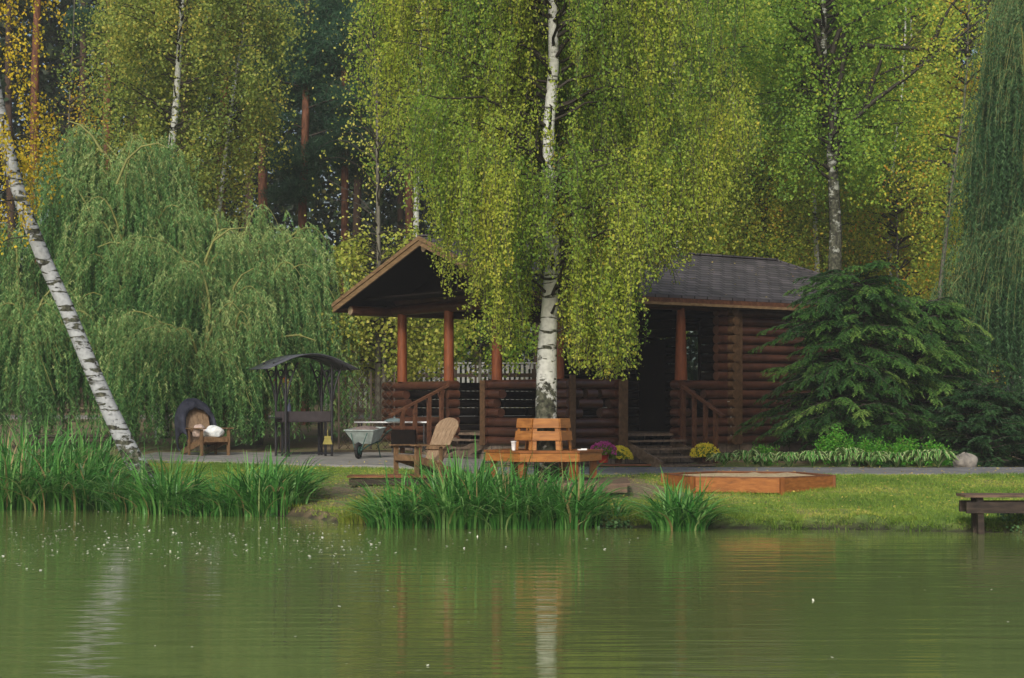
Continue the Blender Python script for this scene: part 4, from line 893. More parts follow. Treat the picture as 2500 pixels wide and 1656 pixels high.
# ------------------------------------------------------------------ hostas and ferns
def hosta(label, px, py, r, h, seed, group='hostas edging the path'):
    rng = RS(seed); Y = F*CZ/(py-HY); X = wx(px, Y); n = 66
    a = rng.uniform(0, 2*pi, n); Lr = r*rng.uniform(.5, 1.05, n); hh = h*rng.uniform(.6, 1.1, n); K = 5; V = []; Q = []; T = []
    wl = rng.uniform(.03, .055, n)
    for i in range(n):
        b = len(V); ca, sa = cos(a[i]), sin(a[i])
        for k in range(K+1):
            s = k/K; rad = Lr[i]*s; z = hh[i]*(sin(s*pi*.8))*1.0+.01
            w_ = wl[i]*sin(pi*min(max(s*.9+.08, 0), 1))**.8
            for m_, dz in ((-1, .0), (-.6, -.008), (.6, -.008), (1, 0)):
                V.append((ca*rad-sa*w_*m_, sa*rad+ca*w_*m_, z+dz))
        for k in range(K):
            for m_ in range(3):
                q = b+k*4+m_; Q.append((q, q+1, q+5, q+4)); T.append((.25+rng.rand()*.2) if m_ == 1 else .55+.45*rng.rand())
    o = link_mesh('hosta', np_mesh('hosta', np.array(V), np.array(Q), np.array(T)), M['hosta']); o.location = (X, Y, h1(X, Y)+.015)
    tag(o, label, 'hosta', group)
hl = ['first hosta, next to the front stairs and yellow flowers', 'second hosta from the stairs, under the white cables', 'third hosta along the path from the stairs', 'fourth hosta along the path from the stairs',
      'fifth hosta, left of the brownish shrub base', 'sixth hosta along the path, under the tallest fern', 'seventh hosta along the path, right of the tallest fern', 'eighth hosta along the path from the stairs',
      'ninth hosta, third from the boulder', 'tenth hosta, second from the boulder', 'last hosta of the row, next to the boulder']
for i, l in enumerate(hl):
    hosta(l, 1772+i*52+random.uniform(-14, 14), 1141.5+i*.3+random.uniform(-.8, .5), random.uniform(.33, .43), random.uniform(.24, .36), 400+i)
def fern(label, px, py, w, h, seed, n=1300, mat='fern'):
    rng = RS(seed); Y = F*CZ/(py-HY); X = wx(px, Y); z = h1(X, Y)
    t = thing('leafy_plant', label, 'plant', (X, Y, z), group='bright leafy plants behind the hostas')
    m = 40; a = rng.uniform(0, 2*pi, m); el = rng.uniform(.3, 1.45, m); Lr = rng.uniform(.7, 1.05, m)
    tips = np.stack([np.cos(a)*np.cos(el)*w, np.sin(a)*np.cos(el)*w*.8, np.sin(el)*h], 1)*Lr[:, None]
    base = np.array([X, Y, z])
    segs = np.stack([np.repeat(base[None], m, 0), base+tips], 1); ribbon_obj('stems', segs, .008, M['willowtwig'], t)
    idx = rng.randint(0, m, n); u = rng.uniform(.35, 1.05, n); P = base+tips[idx]*u[:, None]+rng.normal(size=(n, 3))*.035; P[:, 2] = np.maximum(P[:, 2], z+.02)
    sz = rng.uniform(.035, .06, n); leaf_obj('leaves', P, rng.normal(size=(n, 3))+[0, 0, .2], sz, sz*.6, rng.normal(.5, .25, n), M[mat], t, rng)
fern('low bright green leafy plant nearest the front stairs', 1860, 1139, .44, .48, 421, 1600)
fern('tallest bright green leafy plant of the bed', 2042, 1139, .52, .76, 422, 3600)
fern('bright green leafy plant right of the tallest one', 2130, 1139, .48, .58, 423, 2600)
fern('wide bright green leafy plant in the middle right of the bed', 2210, 1139, .52, .56, 424, 3000)
fern('bright green leafy plant closest to the boulder', 2282, 1139, .44, .52, 425, 2200)

# ------------------------------------------------------------------ log cabin
C0 = (.96, 35.8)
cabin = thing('log_cabin', 'reddish log cabin with open corner porch and shingled gable roof', 'cabin', (C0[0], C0[1], 0), atan2(.6, .8))
W = 6.08; LEN = 10.0; ZB = .365; PT = .195; FL = .62; CEX = 4.55
fo = MB()
fo.box((2.275, .16, .17), (4.55+.1, .3, .38+.02)); fo.box((7.3, .16, .17), (5.4, .3, .40)); fo.box((.14, 3.1, .17), (.3, 5.6, .40)); fo.box((5, W-.12, .3), (9.8, .3, .5))
fo.box((9.9, 3.1, .25), (.3, 5.6, .5)); fo.build('foundation', M['stone'], cabin)
fl = MB(); k = 0
for i in range(30): fl.box((.12+i*.152+.07, W/2, FL-.03), (.145, W-.1, .05))
fl.build('porch_floor', M['stepwood'], cabin)
MB().box((7.3, W/2, FL-.05), (5.2, W-.3, .05)).build('room_floor', M['dark_shade_wood'], cabin)
lrng = random.Random(3)
def logseg(mb, a, b, z, ax, off, r=.0965):
    r *= lrng.uniform(.96, 1.03)
    if ax == 'x': mb.tube([(a, off, z), ((a+b)/2, off+lrng.uniform(-.006, .006), z), (b, off, z)], r, 14)
    else: mb.tube([(off, a, z), (off+lrng.uniform(-.006, .006), (a+b)/2, z), (off, b, z)], r, 14)
def stubs(mb, x, y, n, ax, L=.46, z0=None):
    for k in range(n):
        z = (ZB if z0 is None else z0)+PT*(k+.5)+PT/2*0
        l = L/2*lrng.uniform(.93, 1.05)
        if ax == 'x': mb.tube([(x-l, y, z), (x+l, y, z)], .098, 12)
        else: mb.tube([(x, y-l, z), (x, y+l, z)], .098, 12)
def rail_wall(name, a, b, ax, off, pattern):
    mb = MB()
    for k in range(7):
        z = ZB+PT*(k+.5)
        for (s, e) in pattern[k]:
            logseg(mb, a+(b-a)*s, a+(b-a)*e, z, ax, off)
    return mb.build(name, M['log'], cabin)
full = [(0, 1)]
patA = [full, full, full, [(0, .22), (.82, 1)], [(0, .15), (.88, 1)], [(0, .2), (.80, 1)], full]
patC = [full, full, full, [(0, .30), (.68, 1)], [(0, .10), (.22, .70), (.86, 1)], [(0, .30), (.40, .60), (.68, 1)], full]
patD = [full, full, full, [(0, .2), (.8, 1)], [(0, .14), (.66, 1)], [(0, .3), (.52, 1)], full]
patB = [full, full, full, [(0, .14), (.7, 1)], [(0, .12), (.72, 1)], [(0, .18), (.76, 1)], full]
rail_wall('porch_railing', .0, 2.40, 'y', 0, patA)
rail_wall('porch_railing', 3.74, 6.08, 'y', 0, patB)
rail_wall('porch_railing', .12, 1.42, 'x', 0, patC)
rail_wall('porch_railing', 3.15, 4.5, 'x', 0, patD)
for a_, b_ in ((.12, 1.55), (1.62, 3.0), (3.06, 4.5)): rail_wall('porch_railing', a_, b_, 'x', W, [full, full, full, [(0, .45), (.5, 1)], full, [(0, .7), (.74, 1)], full]).data.materials[0] = M['dark_shade_wood']  # back rail logs get a darker colour to paint the shade there
for a_ in ((0, 2.40, 7, 'x', .28), (0, 3.74, 7, 'x', .28), (1.42, 0, 7, 'y', .42), (3.12, 0, 7, 'y', .26), (0, -.1, 7, 'y', .4), (0, 6.16, 7, 'y', .5)):
    cn = MB(); stubs(cn, *a_); cn.build('notched_log_ends', M['log'], cabin)
for c_, d_ in (((-.158, 2.42, ZB+.68), (.03, .17, 1.36)), ((0.06, -.315, ZB+.72), (.15, .03, 1.44)), ((1.45, -.225, ZB+.66), (.24, .03, 1.40))):
    MB().box(c_, d_).build('corner_board', M['logend'], cabin, bevel=.01)
# posts
pz = ZB+7*PT-.005
for y in (0.05, 2.12, 3.87, 5.70):
    MB().tube([(0, y, pz), (0, y, 3.24)], [.112, .104], 18).build('post', M['post'], cabin)
MB().tube([(3.22, 0, pz), (3.22, 0, 2.6), (3.22, 0, 3.24)], [.135, .11, .085], 18).build('post', M['post'], cabin)
for x in (4.4,):
    MB().tube([(x, W, pz), (x, W, 3.24)], .09, 12).build('post', M['post'], cabin)
# beams
gb = MB().tube([(0, -.45, 3.33), (0, 6.6, 3.33)], .115, 14); gb.tube([(0.0, .25, 3.535), (0.0, 5.9, 3.535)], .10, 14); gb.build('gable_beam', M['log'], cabin)
for y in (0, W):
    MB().tube([(-1.12, y, 3.30), (10.2, y, 3.30)], .11, 14).build('eave_beam', M['log'], cabin)
# room walls
def logwall(name, a, b, ax, off, n0, n1, holes=()):
    mb = MB()
    for k in range(n0, n1):
        z = ZB+PT*(k+.5); segs = [(a, b)]
        for (h0, h1_, z0, z1) in holes:
            if z0 < z < z1:
                segs = [s for (p, q) in segs for s in ((p, min(q, h0)), (max(p, h1_), q)) if s[1]-s[0] > .05]
        for s in segs: logseg(mb, s[0], s[1], z, ax, off)
    return mb.build(name, M['log'], cabin)
logwall('log_wall', 4.22, 10.15, 'x', 0, 0, 15)
logwall('log_wall', -.2, 6.3, 'y', 10.0, 0, 15)
logwall('log_wall', CEX, 10.15, 'x', W, 0, 15, [(7.9, 9.75, 1.5, 3.0)])
logwall('log_wall', .05, 6.2, 'y', CEX, 7, 15, [(.75, 1.5, 1.5, 3.0), (1.9, 2.8, .4, 2.7)]).data.materials[0] = M['dark_shade_wood']  # room wall logs carry the porch shade in their colour
logwall('log_wall', .05, 6.2, 'y', CEX, 0, 7, [(1.9, 2.8, .4, 2.7)]).data.materials[0] = M['dark_shade_wood']
for x_ in (CEX+.02, 10.0):
    cw = MB(); stubs(cw, x_, 0, 15, 'y', .5); cw.build('notched_log_ends', M['logend'], cabin)
MB().box((CEX+.22, -.12, ZB+1.42), (.20, .05, 2.84)).build('corner_board', M['logend'], cabin, bevel=.01)
MB().box((CEX-.02, 2.35, 1.64), (.06, .9, 2.05)).build('door', M['dark_shade_wood'], cabin)
wf = MB()
for (y, z, dy, dz) in ((.76, 2.25, .06, 1.5), (1.49, 2.25, .06, 1.5), (1.125, 1.52, .79, .06), (1.125, 2.98, .79, .06)): wf.box((CEX-.09, y, z), (.05, dy, dz))
wfo = wf.build('window', M['dark_shade_wood'], cabin)
MB().box((CEX-.06, 1.125, 2.25), (.012, .68, 1.42)).build('pane', M['glass'], wfo)
wf = MB()
for (x, z, dx, dz) in ((7.9, 2.25, .06, 1.5), (9.75, 2.25, .06, 1.5), (8.82, 1.52, 1.9, .06), (8.82, 2.98, 1.9, .06)): wf.box((x, W, z), (dx, .05, dz))
wfo = wf.build('window', M['dark_shade_wood'], cabin); MB().box((8.82, W, 2.25), (1.79, .012, 1.42)).build('pane', M['glass'], wfo)
# ceiling over the porch + room, boards with shade in their colour, and gable infill
cl = MB(); cl.box((4.6, W/2, 3.56), (11.0, W-.1, .04)); cl.build('ceiling', M['dark_shade_wood'], cabin)
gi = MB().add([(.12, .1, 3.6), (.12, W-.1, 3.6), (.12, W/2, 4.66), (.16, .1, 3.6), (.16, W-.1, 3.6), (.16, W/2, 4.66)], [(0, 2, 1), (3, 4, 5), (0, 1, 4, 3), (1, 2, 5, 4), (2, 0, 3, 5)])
gi.build('gable_wall', M['dark_shade_wood'], cabin)
# roof
ze, zr, e, xo, xr, xe = 3.47, 4.72, .40, -1.30, 9.05, 10.42
yl, yh, ym = -e, W+e, W/2
def slab(mb, poly, th=.055):
    P = np.array(poly, float); Vn = [tuple(p) for p in P]+[tuple(p-[0, 0, th]) for p in P]; n_ = len(P)
    mb.add(Vn, [tuple(range(n_)), tuple(range(n_, 2*n_))[::-1]]+[(i, i+n_, (i+1) % n_+n_, (i+1) % n_) for i in range(n_)])
rf = MB()
slab(rf, [(xo, yl, ze), (xe, yl, ze), (xr, ym, zr), (xo, ym, zr)])
slab(rf, [(xe, yh, ze), (xo, yh, ze), (xo, ym, zr), (xr, ym, zr)])
slab(rf, [(xe, yl, ze), (xe, yh, ze), (xr, ym, zr)])
roof = rf.build('roof', M['shingle'], cabin)
rc = MB(); rc.beam((xo-.01, ym, zr+.012), (xr, ym, zr+.012), .22, .035); rc.beam((xr, ym, zr+.012), (xe, yl, ze+.02), .16, .03); rc.build('ridge_cap', M['shingle'], roof)
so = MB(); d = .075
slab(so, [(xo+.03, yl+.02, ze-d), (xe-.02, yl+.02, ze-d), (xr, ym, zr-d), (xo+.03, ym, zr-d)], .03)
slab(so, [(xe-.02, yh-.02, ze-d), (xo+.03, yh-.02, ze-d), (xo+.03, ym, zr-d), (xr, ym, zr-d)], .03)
so.build('soffit', M['dark_shade_wood'], cabin)
bb = MB()
for y0 in (yl, yh):
    sgn = 1 if y0 < ym else -1
    bb.add([(xo-.03, y0, ze-.02), (xo-.03, ym, zr-.02), (xo-.03, ym, zr-.20), (xo-.03, y0, ze-.20), (xo+.01, y0, ze-.02), (xo+.01, ym, zr-.02), (xo+.01, ym, zr-.20), (xo+.01, y0, ze-.20)],
           [(0,1,2,3),(7,6,5,4),(0,4,5,1),(1,5,6,2),(2,6,7,3),(3,7,4,0)])
    bb.add([(xo-.055, y0-.02*sgn, ze+.0), (xo-.055, ym, zr+.0), (xo-.055, ym, zr-.085), (xo-.055, y0-.02*sgn, ze-.085), (xo-.03, y0-.02*sgn, ze+.0), (xo-.03, ym, zr+.0), (xo-.03, ym, zr-.085), (xo-.03, y0-.02*sgn, ze-.085)],
           [(0,1,2,3),(7,6,5,4),(0,4,5,1),(1,5,6,2),(2,6,7,3),(3,7,4,0)])
bb.build('bargeboard', M['barge'], cabin)
MB().box(((xo+xe)/2, yl+.015, ze-.125), (xe-xo-.02, .03, .13)).build('fascia_board', M['railwood'], cabin)
MB().box(((xo+xe)/2, yl-.03, ze-.18), (xe-xo-.02, .06, .055)).build('gutter_strip', M['barge'], cabin)
MB().box(((xo+xe)/2, yh-.015, ze-.125), (xe-xo-.02, .03, .15)).build('fascia_board', M['railwood'], cabin)
MB().box((xe+.015, ym, ze-.12), (.03, yh-yl, .14)).build('fascia_board', M['railwood'], cabin)
rb = MB().tube([(xo+.08, ym, zr-.24), (3, ym, zr-.24)], .09, 12); rb.build('ridge_beam', M['dark_shade_wood'], cabin)
MB().tube([(xo+.07, ym, zr-.24), (xo+.082, ym, zr-.24)], .085, 12).build('beam_end', M['paleend'], cabin)
MB().tube([(-1.13, W, 3.30), (-1.121, W, 3.30)], .095, 12).build('beam_end', M['paleend'], cabin)
# front stairs (towards -y) and left stairs (towards -x)
def stairs(ax, a, b, n=4):
    mb = MB()
    for k in range(n):
        z = FL-.16*(k+1)+.01; o_ = .17+.29*k
        if ax == 'y': mb.box(((a+b)/2, -o_-.05, z), (b-a, .27, .04))
        else: mb.box((-o_-.05, (a+b)/2, z), (.27, b-a, .04))
    for s in (a+.05, b-.05):
        if ax == 'y': mb.beam((s, .05, FL-.2), (s, -1.15, -.02), .05, .2)
        else: mb.beam((.05, s, FL-.2), (-1.15, s, .0), .05, .2)
    return mb.build('stairs', M['stepwood'], cabin)
stairs('y', 1.62, 3.06); stairs('x', 2.56, 3.68)
def handrail(ax, s, zt0, zt1, run, posts):
    mb = MB()
    if ax == 'y': mb.beam((s, -.05, zt0), (s, -run, zt1), .09, .05)
    else: mb.beam((-.05, s, zt0), (-run, s, zt1), .09, .05)
    o = mb.build('handrail', M['railwood'], cabin)
    for r in posts:
        zt = zt0+(zt1-zt0)*(r-.05)/(run-.05)-.02; zb = max(FL-.16*int(r/.29+.8)-.1, .02)
        c = (s, -r) if ax == 'y' else (-r, s)
        MB().box((c[0], c[1], (zt+zb)/2), (.075, .075, zt-zb)).build('baluster', M['railwood'], o)
handrail('y', 3.12, 1.66, .98, 1.40, (.18, .52, .86, 1.16))
handrail('x', 3.72, 1.66, .98, 1.62, (.30, .62, .98, 1.30))
MB().beam((2.9, 1.5, 2.9), (2.9, 1.5, 1.75), .02, .02).build('lamp_cord', M['railwood'], cabin)
pp = MB().tube([(4.42, -.14, 1.28), (4.52, -.15, 1.28), (4.52, -.15, .45)], .008, 6); pp.build('white_cable', M['pipe'], cabin)
# stray leaves lying on the shingles
rng = RS(310); n = 120; lx = rng.uniform(3, 9.5, n); ly = rng.uniform(-.3, 2.7, n); lz = ze+(ly+e)/(ym+e)*(zr-ze)+.012
a_ = atan2(.6, .8); gx = C0[0]+lx*.8-ly*.6; gy = C0[1]+lx*.6+ly*.8
scatter_leaves('roof_leaves', 'pale fallen leaves lying on the cabin shingles', 'leaves', gx, gy, lz, rng.uniform(.035, .06, n), rng.uniform(0, 1, n), M['fallen'], rng, True)

# ------------------------------------------------------------------ hexagonal tree bench
BX, BY = wx(1327, 28.9), 28.9
bz0 = .03
bench = thing('tree_bench', 'hexagonal orange wooden bench built round the birch trunk', 'bench', (BX, BY, bz0), radians(5))
def hexpt(r, k, z): a = radians(-120+60*k); return (r*cos(a), r*sin(a), z)
sb = MB()
for k in range(6):
    for (r0, r1) in ((.96, .825), (.815, .68), (.67, .54)):
        a, b, c, d_ = hexpt(r0, k, .46), hexpt(r0, k+1, .46), hexpt(r1, k+1, .46), hexpt(r1, k, .46)
        P = [a, b, c, d_]; sb.add(P+[(x, y, z-.035) for x, y, z in P], [(0,1,2,3),(7,6,5,4),(0,4,5,1),(1,5,6,2),(2,6,7,3),(3,7,4,0)])
sb.build('seat', M['brownseat'], bench)
ap = MB()
for k in range(6): ap.beam(hexpt(.925, k, .355), hexpt(.925, k+1, .355), .035, .135)
ap.build('apron', M['orangewood'], bench, bevel=.004)
for k in range(6):
    a = hexpt(.80, k, 0); MB().box((a[0], a[1], .21), (.11, .11, .42), rz=radians(-120+60*k)).build('leg', M['brownseat'], bench)
for k in range(6):
    fr_ = MB(); zb, ztp = .46, .96; rb_, rt = .47, .405
    P0, P1, T0, T1 = [np.array(v) for v in (hexpt(rb_, k, zb), hexpt(rb_, k+1, zb), hexpt(rt, k, ztp), hexpt(rt, k+1, ztp))]
    def lerp(s, t_): return (P0*(1-s)+P1*s)*(1-t_)+(T0*(1-s)+T1*s)*t_
    nrm = np.cross(P1-P0, T0-P0); nrm /= np.linalg.norm(nrm)
    def plate(s0, s1, t0, t1, off):
        q = [lerp(s0, t0)+nrm*off, lerp(s1, t0)+nrm*off, lerp(s1, t1)+nrm*off, lerp(s0, t1)+nrm*off]
        fr_.add(q+[p-nrm*.022 for p in q], [(0,1,2,3),(7,6,5,4),(0,4,5,1),(1,5,6,2),(2,6,7,3),(3,7,4,0)])
    plate(.03, .17, 0, .99, .0); plate(.83, .97, 0, .99, .0)
    plate(0.01, .99, .70, 1.0, .024); plate(0.01, .99, .30, .60, .024)
    fr_.build('backrest', M['orangewood'], bench, bevel=.003)
# cup and paper on the bench
def world_on(px, Y, z): return (wx(px, Y), Y, z)
cup = MB().lathe((0,0,0), [(.028,0),(.043,.135),(.046,.137),(.046,.145),(.040,.145),(.026,.01)], 20).build('foam_cup', M['cup'])
cup.location = (wx(1254, 28.4), 28.4, .492); tag(cup, 'white foam cup standing on the left seat of the hexagonal bench', 'cup')
pa = MB().box((0,0,.008), (.14,.09,.014), rz=.2).box((.03,0,.02), (.09,.06,.008), rz=.1).build('folded_paper', M['cup']); pa.location = (wx(1421, 28.55), 28.55, .492)
tag(pa, 'small white folded paper on the right seat of the hexagonal bench', 'paper')
# deck under the bench
dk = thing('low_deck', 'low weathered board deck under the hexagonal bench', 'deck', (.75, 28.75, -.12), radians(-2))
for i in range(9): MB().box((.0+lrng.uniform(-.02, .02), -1.1+i*.245, .115), (2.2, .235, .035)).build('deck_board', M['oldboard'], dk)
MB().box((0, -1.23, .045), (2.1, .05, .11)).build('edge_beam', M['oldboard'], dk); MB().box((0, 1.0, .03), (2.1, .05, .12)).build('edge_beam', M['oldboard'], dk)

# ------------------------------------------------------------------ sandbox
SX, SY = wx(1828, 28.9), 29.05
sbx = thing('sandbox', 'hexagonal orange-brown wooden sandbox filled with pale sand on the lawn', 'sandbox', (SX, SY, -.2), radians(-15))
def hp(r, k, z): return (r*cos(radians(60*k)), r*sin(radians(60*k)), z)
for k in range(6):
    MB().beam(hp(1.36, k, .165), hp(1.36, k+1, .165), .035, .23).build('side_board', M['sandboxwood'], sbx, bevel=.004)
    p = hp(1.37, k, .13); MB().box(p, (.07, .07, .32), rz=radians(60*k)).build('corner_post', M['brownseat'], sbx)
rim = MB()
for k in range(6): rim.beam(hp(1.35, k, .287), hp(1.35, k+1, .287), .06, .016)
rim.build('rim', M['redboard'], sbx)
sv_ = [(0, 0, .28)]; sf = []; NR = 5; NA = 36; rr = random.Random(8)
for i in range(1, NR+1):
    for j in range(NA):
        a = 2*pi*j/NA; rhex = 1.34*cos(pi/6)/cos(((a+pi/6*0) % (pi/3))-pi/6); r = rhex*i/NR
        sv_.append((r*cos(a), r*sin(a), .262+rr.uniform(-.018, .03)*(i < NR)))
for j in range(NA): sf.append((0, 1+j, 1+(j+1) % NA))
for i in range(NR-1):
    for j in range(NA): q = 1+i*NA+j; q2 = 1+i*NA+(j+1) % NA; sf.append((q, q+NA, q2+NA, q2))
MB().add(sv_, sf, True).build('sand', M['sand'], sbx)

# ------------------------------------------------------------------ adirondack chairs
def adirondack(label, loc, rz, back_mat, s=1.0):
    t = thing('adirondack_chair', label, 'chair', loc, rz); t.scale = (s, s, s)
    # local: +x forward, y lateral
    ang = radians(27); up = np.array([-sin(ang), 0, cos(ang)]); b0 = np.array([-.24, 0, .22]); nrm = np.array([cos(ang), 0, sin(ang)])
    for i in range(5):
        y0 = (i-2)*.10; y1 = (i-2)*.130; w0, w1 = .095, .126; Hh = [.80, .90, .935, .90, .80][i]
        mb = MB(); Pf = []
        prof = [(0, y0-w0/2), (0, y0+w0/2)]
        z_r = {0: (-.07, 0), 1: (-.02, 0), 2: (-.0, 0), 3: (0, -.02), 4: (0, -.07)}[i]
        HT = lambda yy: .74+.20*sqrt(max(1-(yy/.328)**2, 0))
        q = [b0+np.array([0, y0-w0/2, 0]), b0+np.array([0, y0+w0/2, 0]), b0+up*HT(y1+w1/2)+np.array([0, y1+w1/2, 0]), b0+up*HT(y1)+np.array([0, y1, 0]), b0+up*HT(y1-w1/2)+np.array([0, y1-w1/2, 0])]
        mb.add(q+[p-nrm*.02 for p in q], [(0,1,2,3,4), (9,8,7,6,5), (0,5,6,1), (1,6,7,2), (2,7,8,3), (3,8,9,4), (4,9,5,0)])
        mb.build('backrest', back_mat, t)
    for i in range(6):
        u = i/5; x = .36-.56*u; z = .37-.14*u
        MB().box((x, 0, z), (.088, .54, .022), ry=radians(14)).build('seat_slat', M['adarm'], t)
    MB().box((.405, 0, .325), (.022, .54, .09)).build('seat_front', M['adarm'], t)
    for y in (-.27, .27):
        MB().beam((.38, y, .32), (-.60, y, .05), .03, .12).build('side_rail', M['adarm'], t)
        MB().box((.36, y*1.13, .27), (.09, .03, .54)).build('leg', M['adarm'], t)
        MB().box((-.20, y*1.13, .27), (.06, .03, .52)).build('leg', M['adarm'], t)
        MB().add([(.46, y*1.16-.07, .55), (.46, y*1.16+.07, .55), (-.10, y*1.16+.065, .545), (-.38, y*1.16+.03, .54), (-.38, y*1.16-.03, .54), (-.10, y*1.16-.065, .545)]+
                 [(.46, y*1.16-.07, .572), (.46, y*1.16+.07, .572), (-.10, y*1.16+.065, .567), (-.38, y*1.16+.03, .562), (-.38, y*1.16-.03, .562), (-.10, y*1.16-.065, .567)],
                 [(5,4,3,2,1,0), (6,7,8,9,10,11)]+[(i, (i+1) % 6, 6+(i+1) % 6, 6+i) for i in range(6)]).build('armrest', M['adarm'], t)
    MB().box((-.36, 0, .50), (.03, .62, .07), ry=-ang).build('back_brace', M['adarm'], t)
    return t
fz = h1(wx(1035, 30.2), 30.2)
adirondack('pale-backed wooden armchair with reclined fan back beside the tall reeds', (wx(1030, 30.3), 30.3, .02), atan2(-.66, -.75), M['adback'], .92)
cz0 = h1(wx(505, 37), 37)+.03
adirondack('wooden armchair under the willow with a dark jacket over its back', (wx(505, 37.2), 37.2, cz0), atan2(-.80, .6), M['adback'])
LCX, LCY, LR = wx(505, 37.2), 37.2, atan2(-.80, .6)
def chair_w(x, y, z): return (LCX+x*cos(LR)-y*sin(LR), LCY+x*sin(LR)+y*cos(LR), cz0+z)
# jacket: sagging cloth over the chair back
def jacket():
    rng = RS(77); NU, NV = 22, 12; V = []; o = np.array(chair_w(-.45, 0, .6))
    for i in range(NU+1):
        th = pi*(i/NU); # over the top arc
        for j in range(NV+1):
            v = j/NV
            yy = -.36*cos(th)*(1+.05*sin(v*7)); top = .36+.70*sin(th)**.65
            # j across thickness: front hem -> over the edge -> back hem
            prof = [(.16, -.10), (.15, 0), (.10, .06), (.02, .10), (-.08, .09), (-.17, .02), (-.22, -.14), (-.24, -.34), (-.25, -.55), (-.22, -.70), (-.2, -.74), (-.18, -.76), (-.17, -.78)][j]
            x = -.24-(top-.22)*.50+prof[0]; z = max(top+prof[1]*(.6 if j > 4 else 1)+.02*sin(i*1.9+j), .06)
            V.append(chair_w(x+rng.normal()*.008, yy*(1+.08*(j in (5, 6))), z+rng.normal()*.006))
    nv = NV+1; Q = [(i*nv+j, i*nv+j+1, (i+1)*nv+j+1, (i+1)*nv+j) for i in range(NU) for j in range(NV)]
    ob = link_mesh('jacket', np_mesh('jacket', np.array(V)-o, np.array(Q), smooth=True), M['jacket']); ob.location = o
    md = ob.modifiers.new('thick', 'SOLIDIFY'); md.thickness = .035
    sb_ = ob.modifiers.new('sub', 'SUBSURF'); sb_.levels = 1; sb_.render_levels = 1
    tag(ob, 'dark navy jacket draped over the back of the chair under the willow', 'jacket')
jacket()
def lump(name, loc, r, mat, seed, label, cat, flat=.0):
    rng = RS(seed); NU, NV = 28, 16; V = []
    ph = rng.uniform(0, 6, (6, 2)); fq = rng.randint(2, 7, (6, 2))
    for j in range(NV+1):
        for i in range(NU):
            th = 2*pi*i/NU; f_ = pi*j/NV
            d_ = 1+sum(.055*sin(fq[k, 0]*th+ph[k, 0])*sin(fq[k, 1]*f_+ph[k, 1]) for k in range(6))
            z = cos(f_)*r[2]*d_
            V.append((sin(f_)*cos(th)*r[0]*d_, sin(f_)*sin(th)*r[1]*d_, max(z, -r[2]*.62)))
    Q = [(j*NU+i, j*NU+(i+1) % NU, (j+1)*NU+(i+1) % NU, (j+1)*NU+i) for j in range(NV) for i in range(NU)]
    o = link_mesh(name, np_mesh(name, np.array(V), np.array(Q), smooth=True), mat); o.location = loc
    tag(o, label, cat); return o
cw_ = chair_w(.20, .0, .46)
lump('plastic_bag', (cw_[0]+.05, cw_[1]-.02, cw_[2]+.01), (.21,.17,.14), M['bag'], 3, 'crumpled white plastic bag lying on the seat of the jacket-covered chair', 'bag')
cw_ = chair_w(.08, -.12, .46)
lump('paper_bag', (cw_[0]-.08, cw_[1]-.02, cw_[2]+.02), (.14,.12,.15), M['pinkbag'], 4, 'small pinkish bag leaning beside the white bag on the chair', 'bag')
lump('boulder', (wx(2356, 34.7), 34.7, .09), (.24,.2,.19), M['rock'], 9, 'pale grey boulder at the end of the hosta row', 'rock')

# ------------------------------------------------------------------ barbecue with canopy
gx, gy = wx(742, 36.8), 36.8; gz = h1(gx, gy)+.03
bq = thing('grill_shelter', 'black iron grill with curved grey sheet canopy and scrolled posts', 'grill', (gx, gy, gz), radians(28))
V = []; NA = 24; r_ = []
for j in range(2):
    for i in range(NA+1):
        u = -1+2*i/NA; x = u*.98; z = 1.72+.36*cos(u*pi/2)+.05*abs(u)**3
        V.append((x, -.60+1.2*j, z))
Q = [(i, i+1, NA+1+i+1, NA+1+i) for i in range(NA)]
cn_ = link_mesh('canopy', np_mesh('canopy', np.array(V), np.array(Q), smooth=True), M['canopy'], bq); md = cn_.modifiers.new('t', 'SOLIDIFY'); md.thickness = .015
for xx_ in (-.50, .50):
    for yy_ in (-.28, .28):
        p_ = MB().tube([(xx_, yy_, 0), (xx_, yy_, 1.88)], .028, 8).build('post', M['metal'], bq)
        sc_ = MB()
        for sg in (-1, 1):
            pts_ = [(xx_+sg*(.02+.24*(k/8)**1.6), yy_, 1.12+.78*k/8) for k in range(9)]; sc_.tube(pts_, .019, 6)
            pts_ = [(xx_+sg*(.10+.06*cos(a)), yy_, 1.68+.07*sin(a)) for a in np.linspace(0, 5, 12)]; sc_.tube(pts_, .014, 5)
        sc_.build('scroll', M['metal'], p_)
for yy_ in (-.28, .28):
    MB().tube([(-.98*cos(a)*.94, yy_, 1.70+.33*sin(a)**1.2) for a in np.linspace(0.05, pi-.05, 16)], .012, 6).build('arch', M['metal'], bq)
br_ = MB(); br_.box((0, 0, .70), (1.08, .42, .02)); br_.box((0, -.2, .80), (1.08, .02, .22)); br_.box((0, .2, .80), (1.08, .02, .22)); br_.box((-.53, 0, .8), (.02, .38, .22)); br_.box((.53, 0, .8), (.02, .38, .22))
br_.build('brazier', M['brazier'], bq)
lf = MB()
for xx_ in (-.40, .40): lf.box((xx_, -.18, .345), (.04, .04, .69)); lf.box((xx_, .18, .345), (.04, .04, .69))
lf.box((0, -.28, .06), (1.04, .03, .03)); lf.box((0, .28, .06), (1.04, .03, .03)); lf.build('stand', M['metal'], bq)
MB().box((-.62, 0, .78), (.2, .4, .02)).build('shelf', M['metal'], bq)
bo = MB().lathe((0,0,0), [(.036,0),(.038,.1),(.03,.13),(.012,.17),(.012,.21),(.016,.21),(.016,.24),(.001,.245)], 14).build('spray_bottle', M['bottle'])
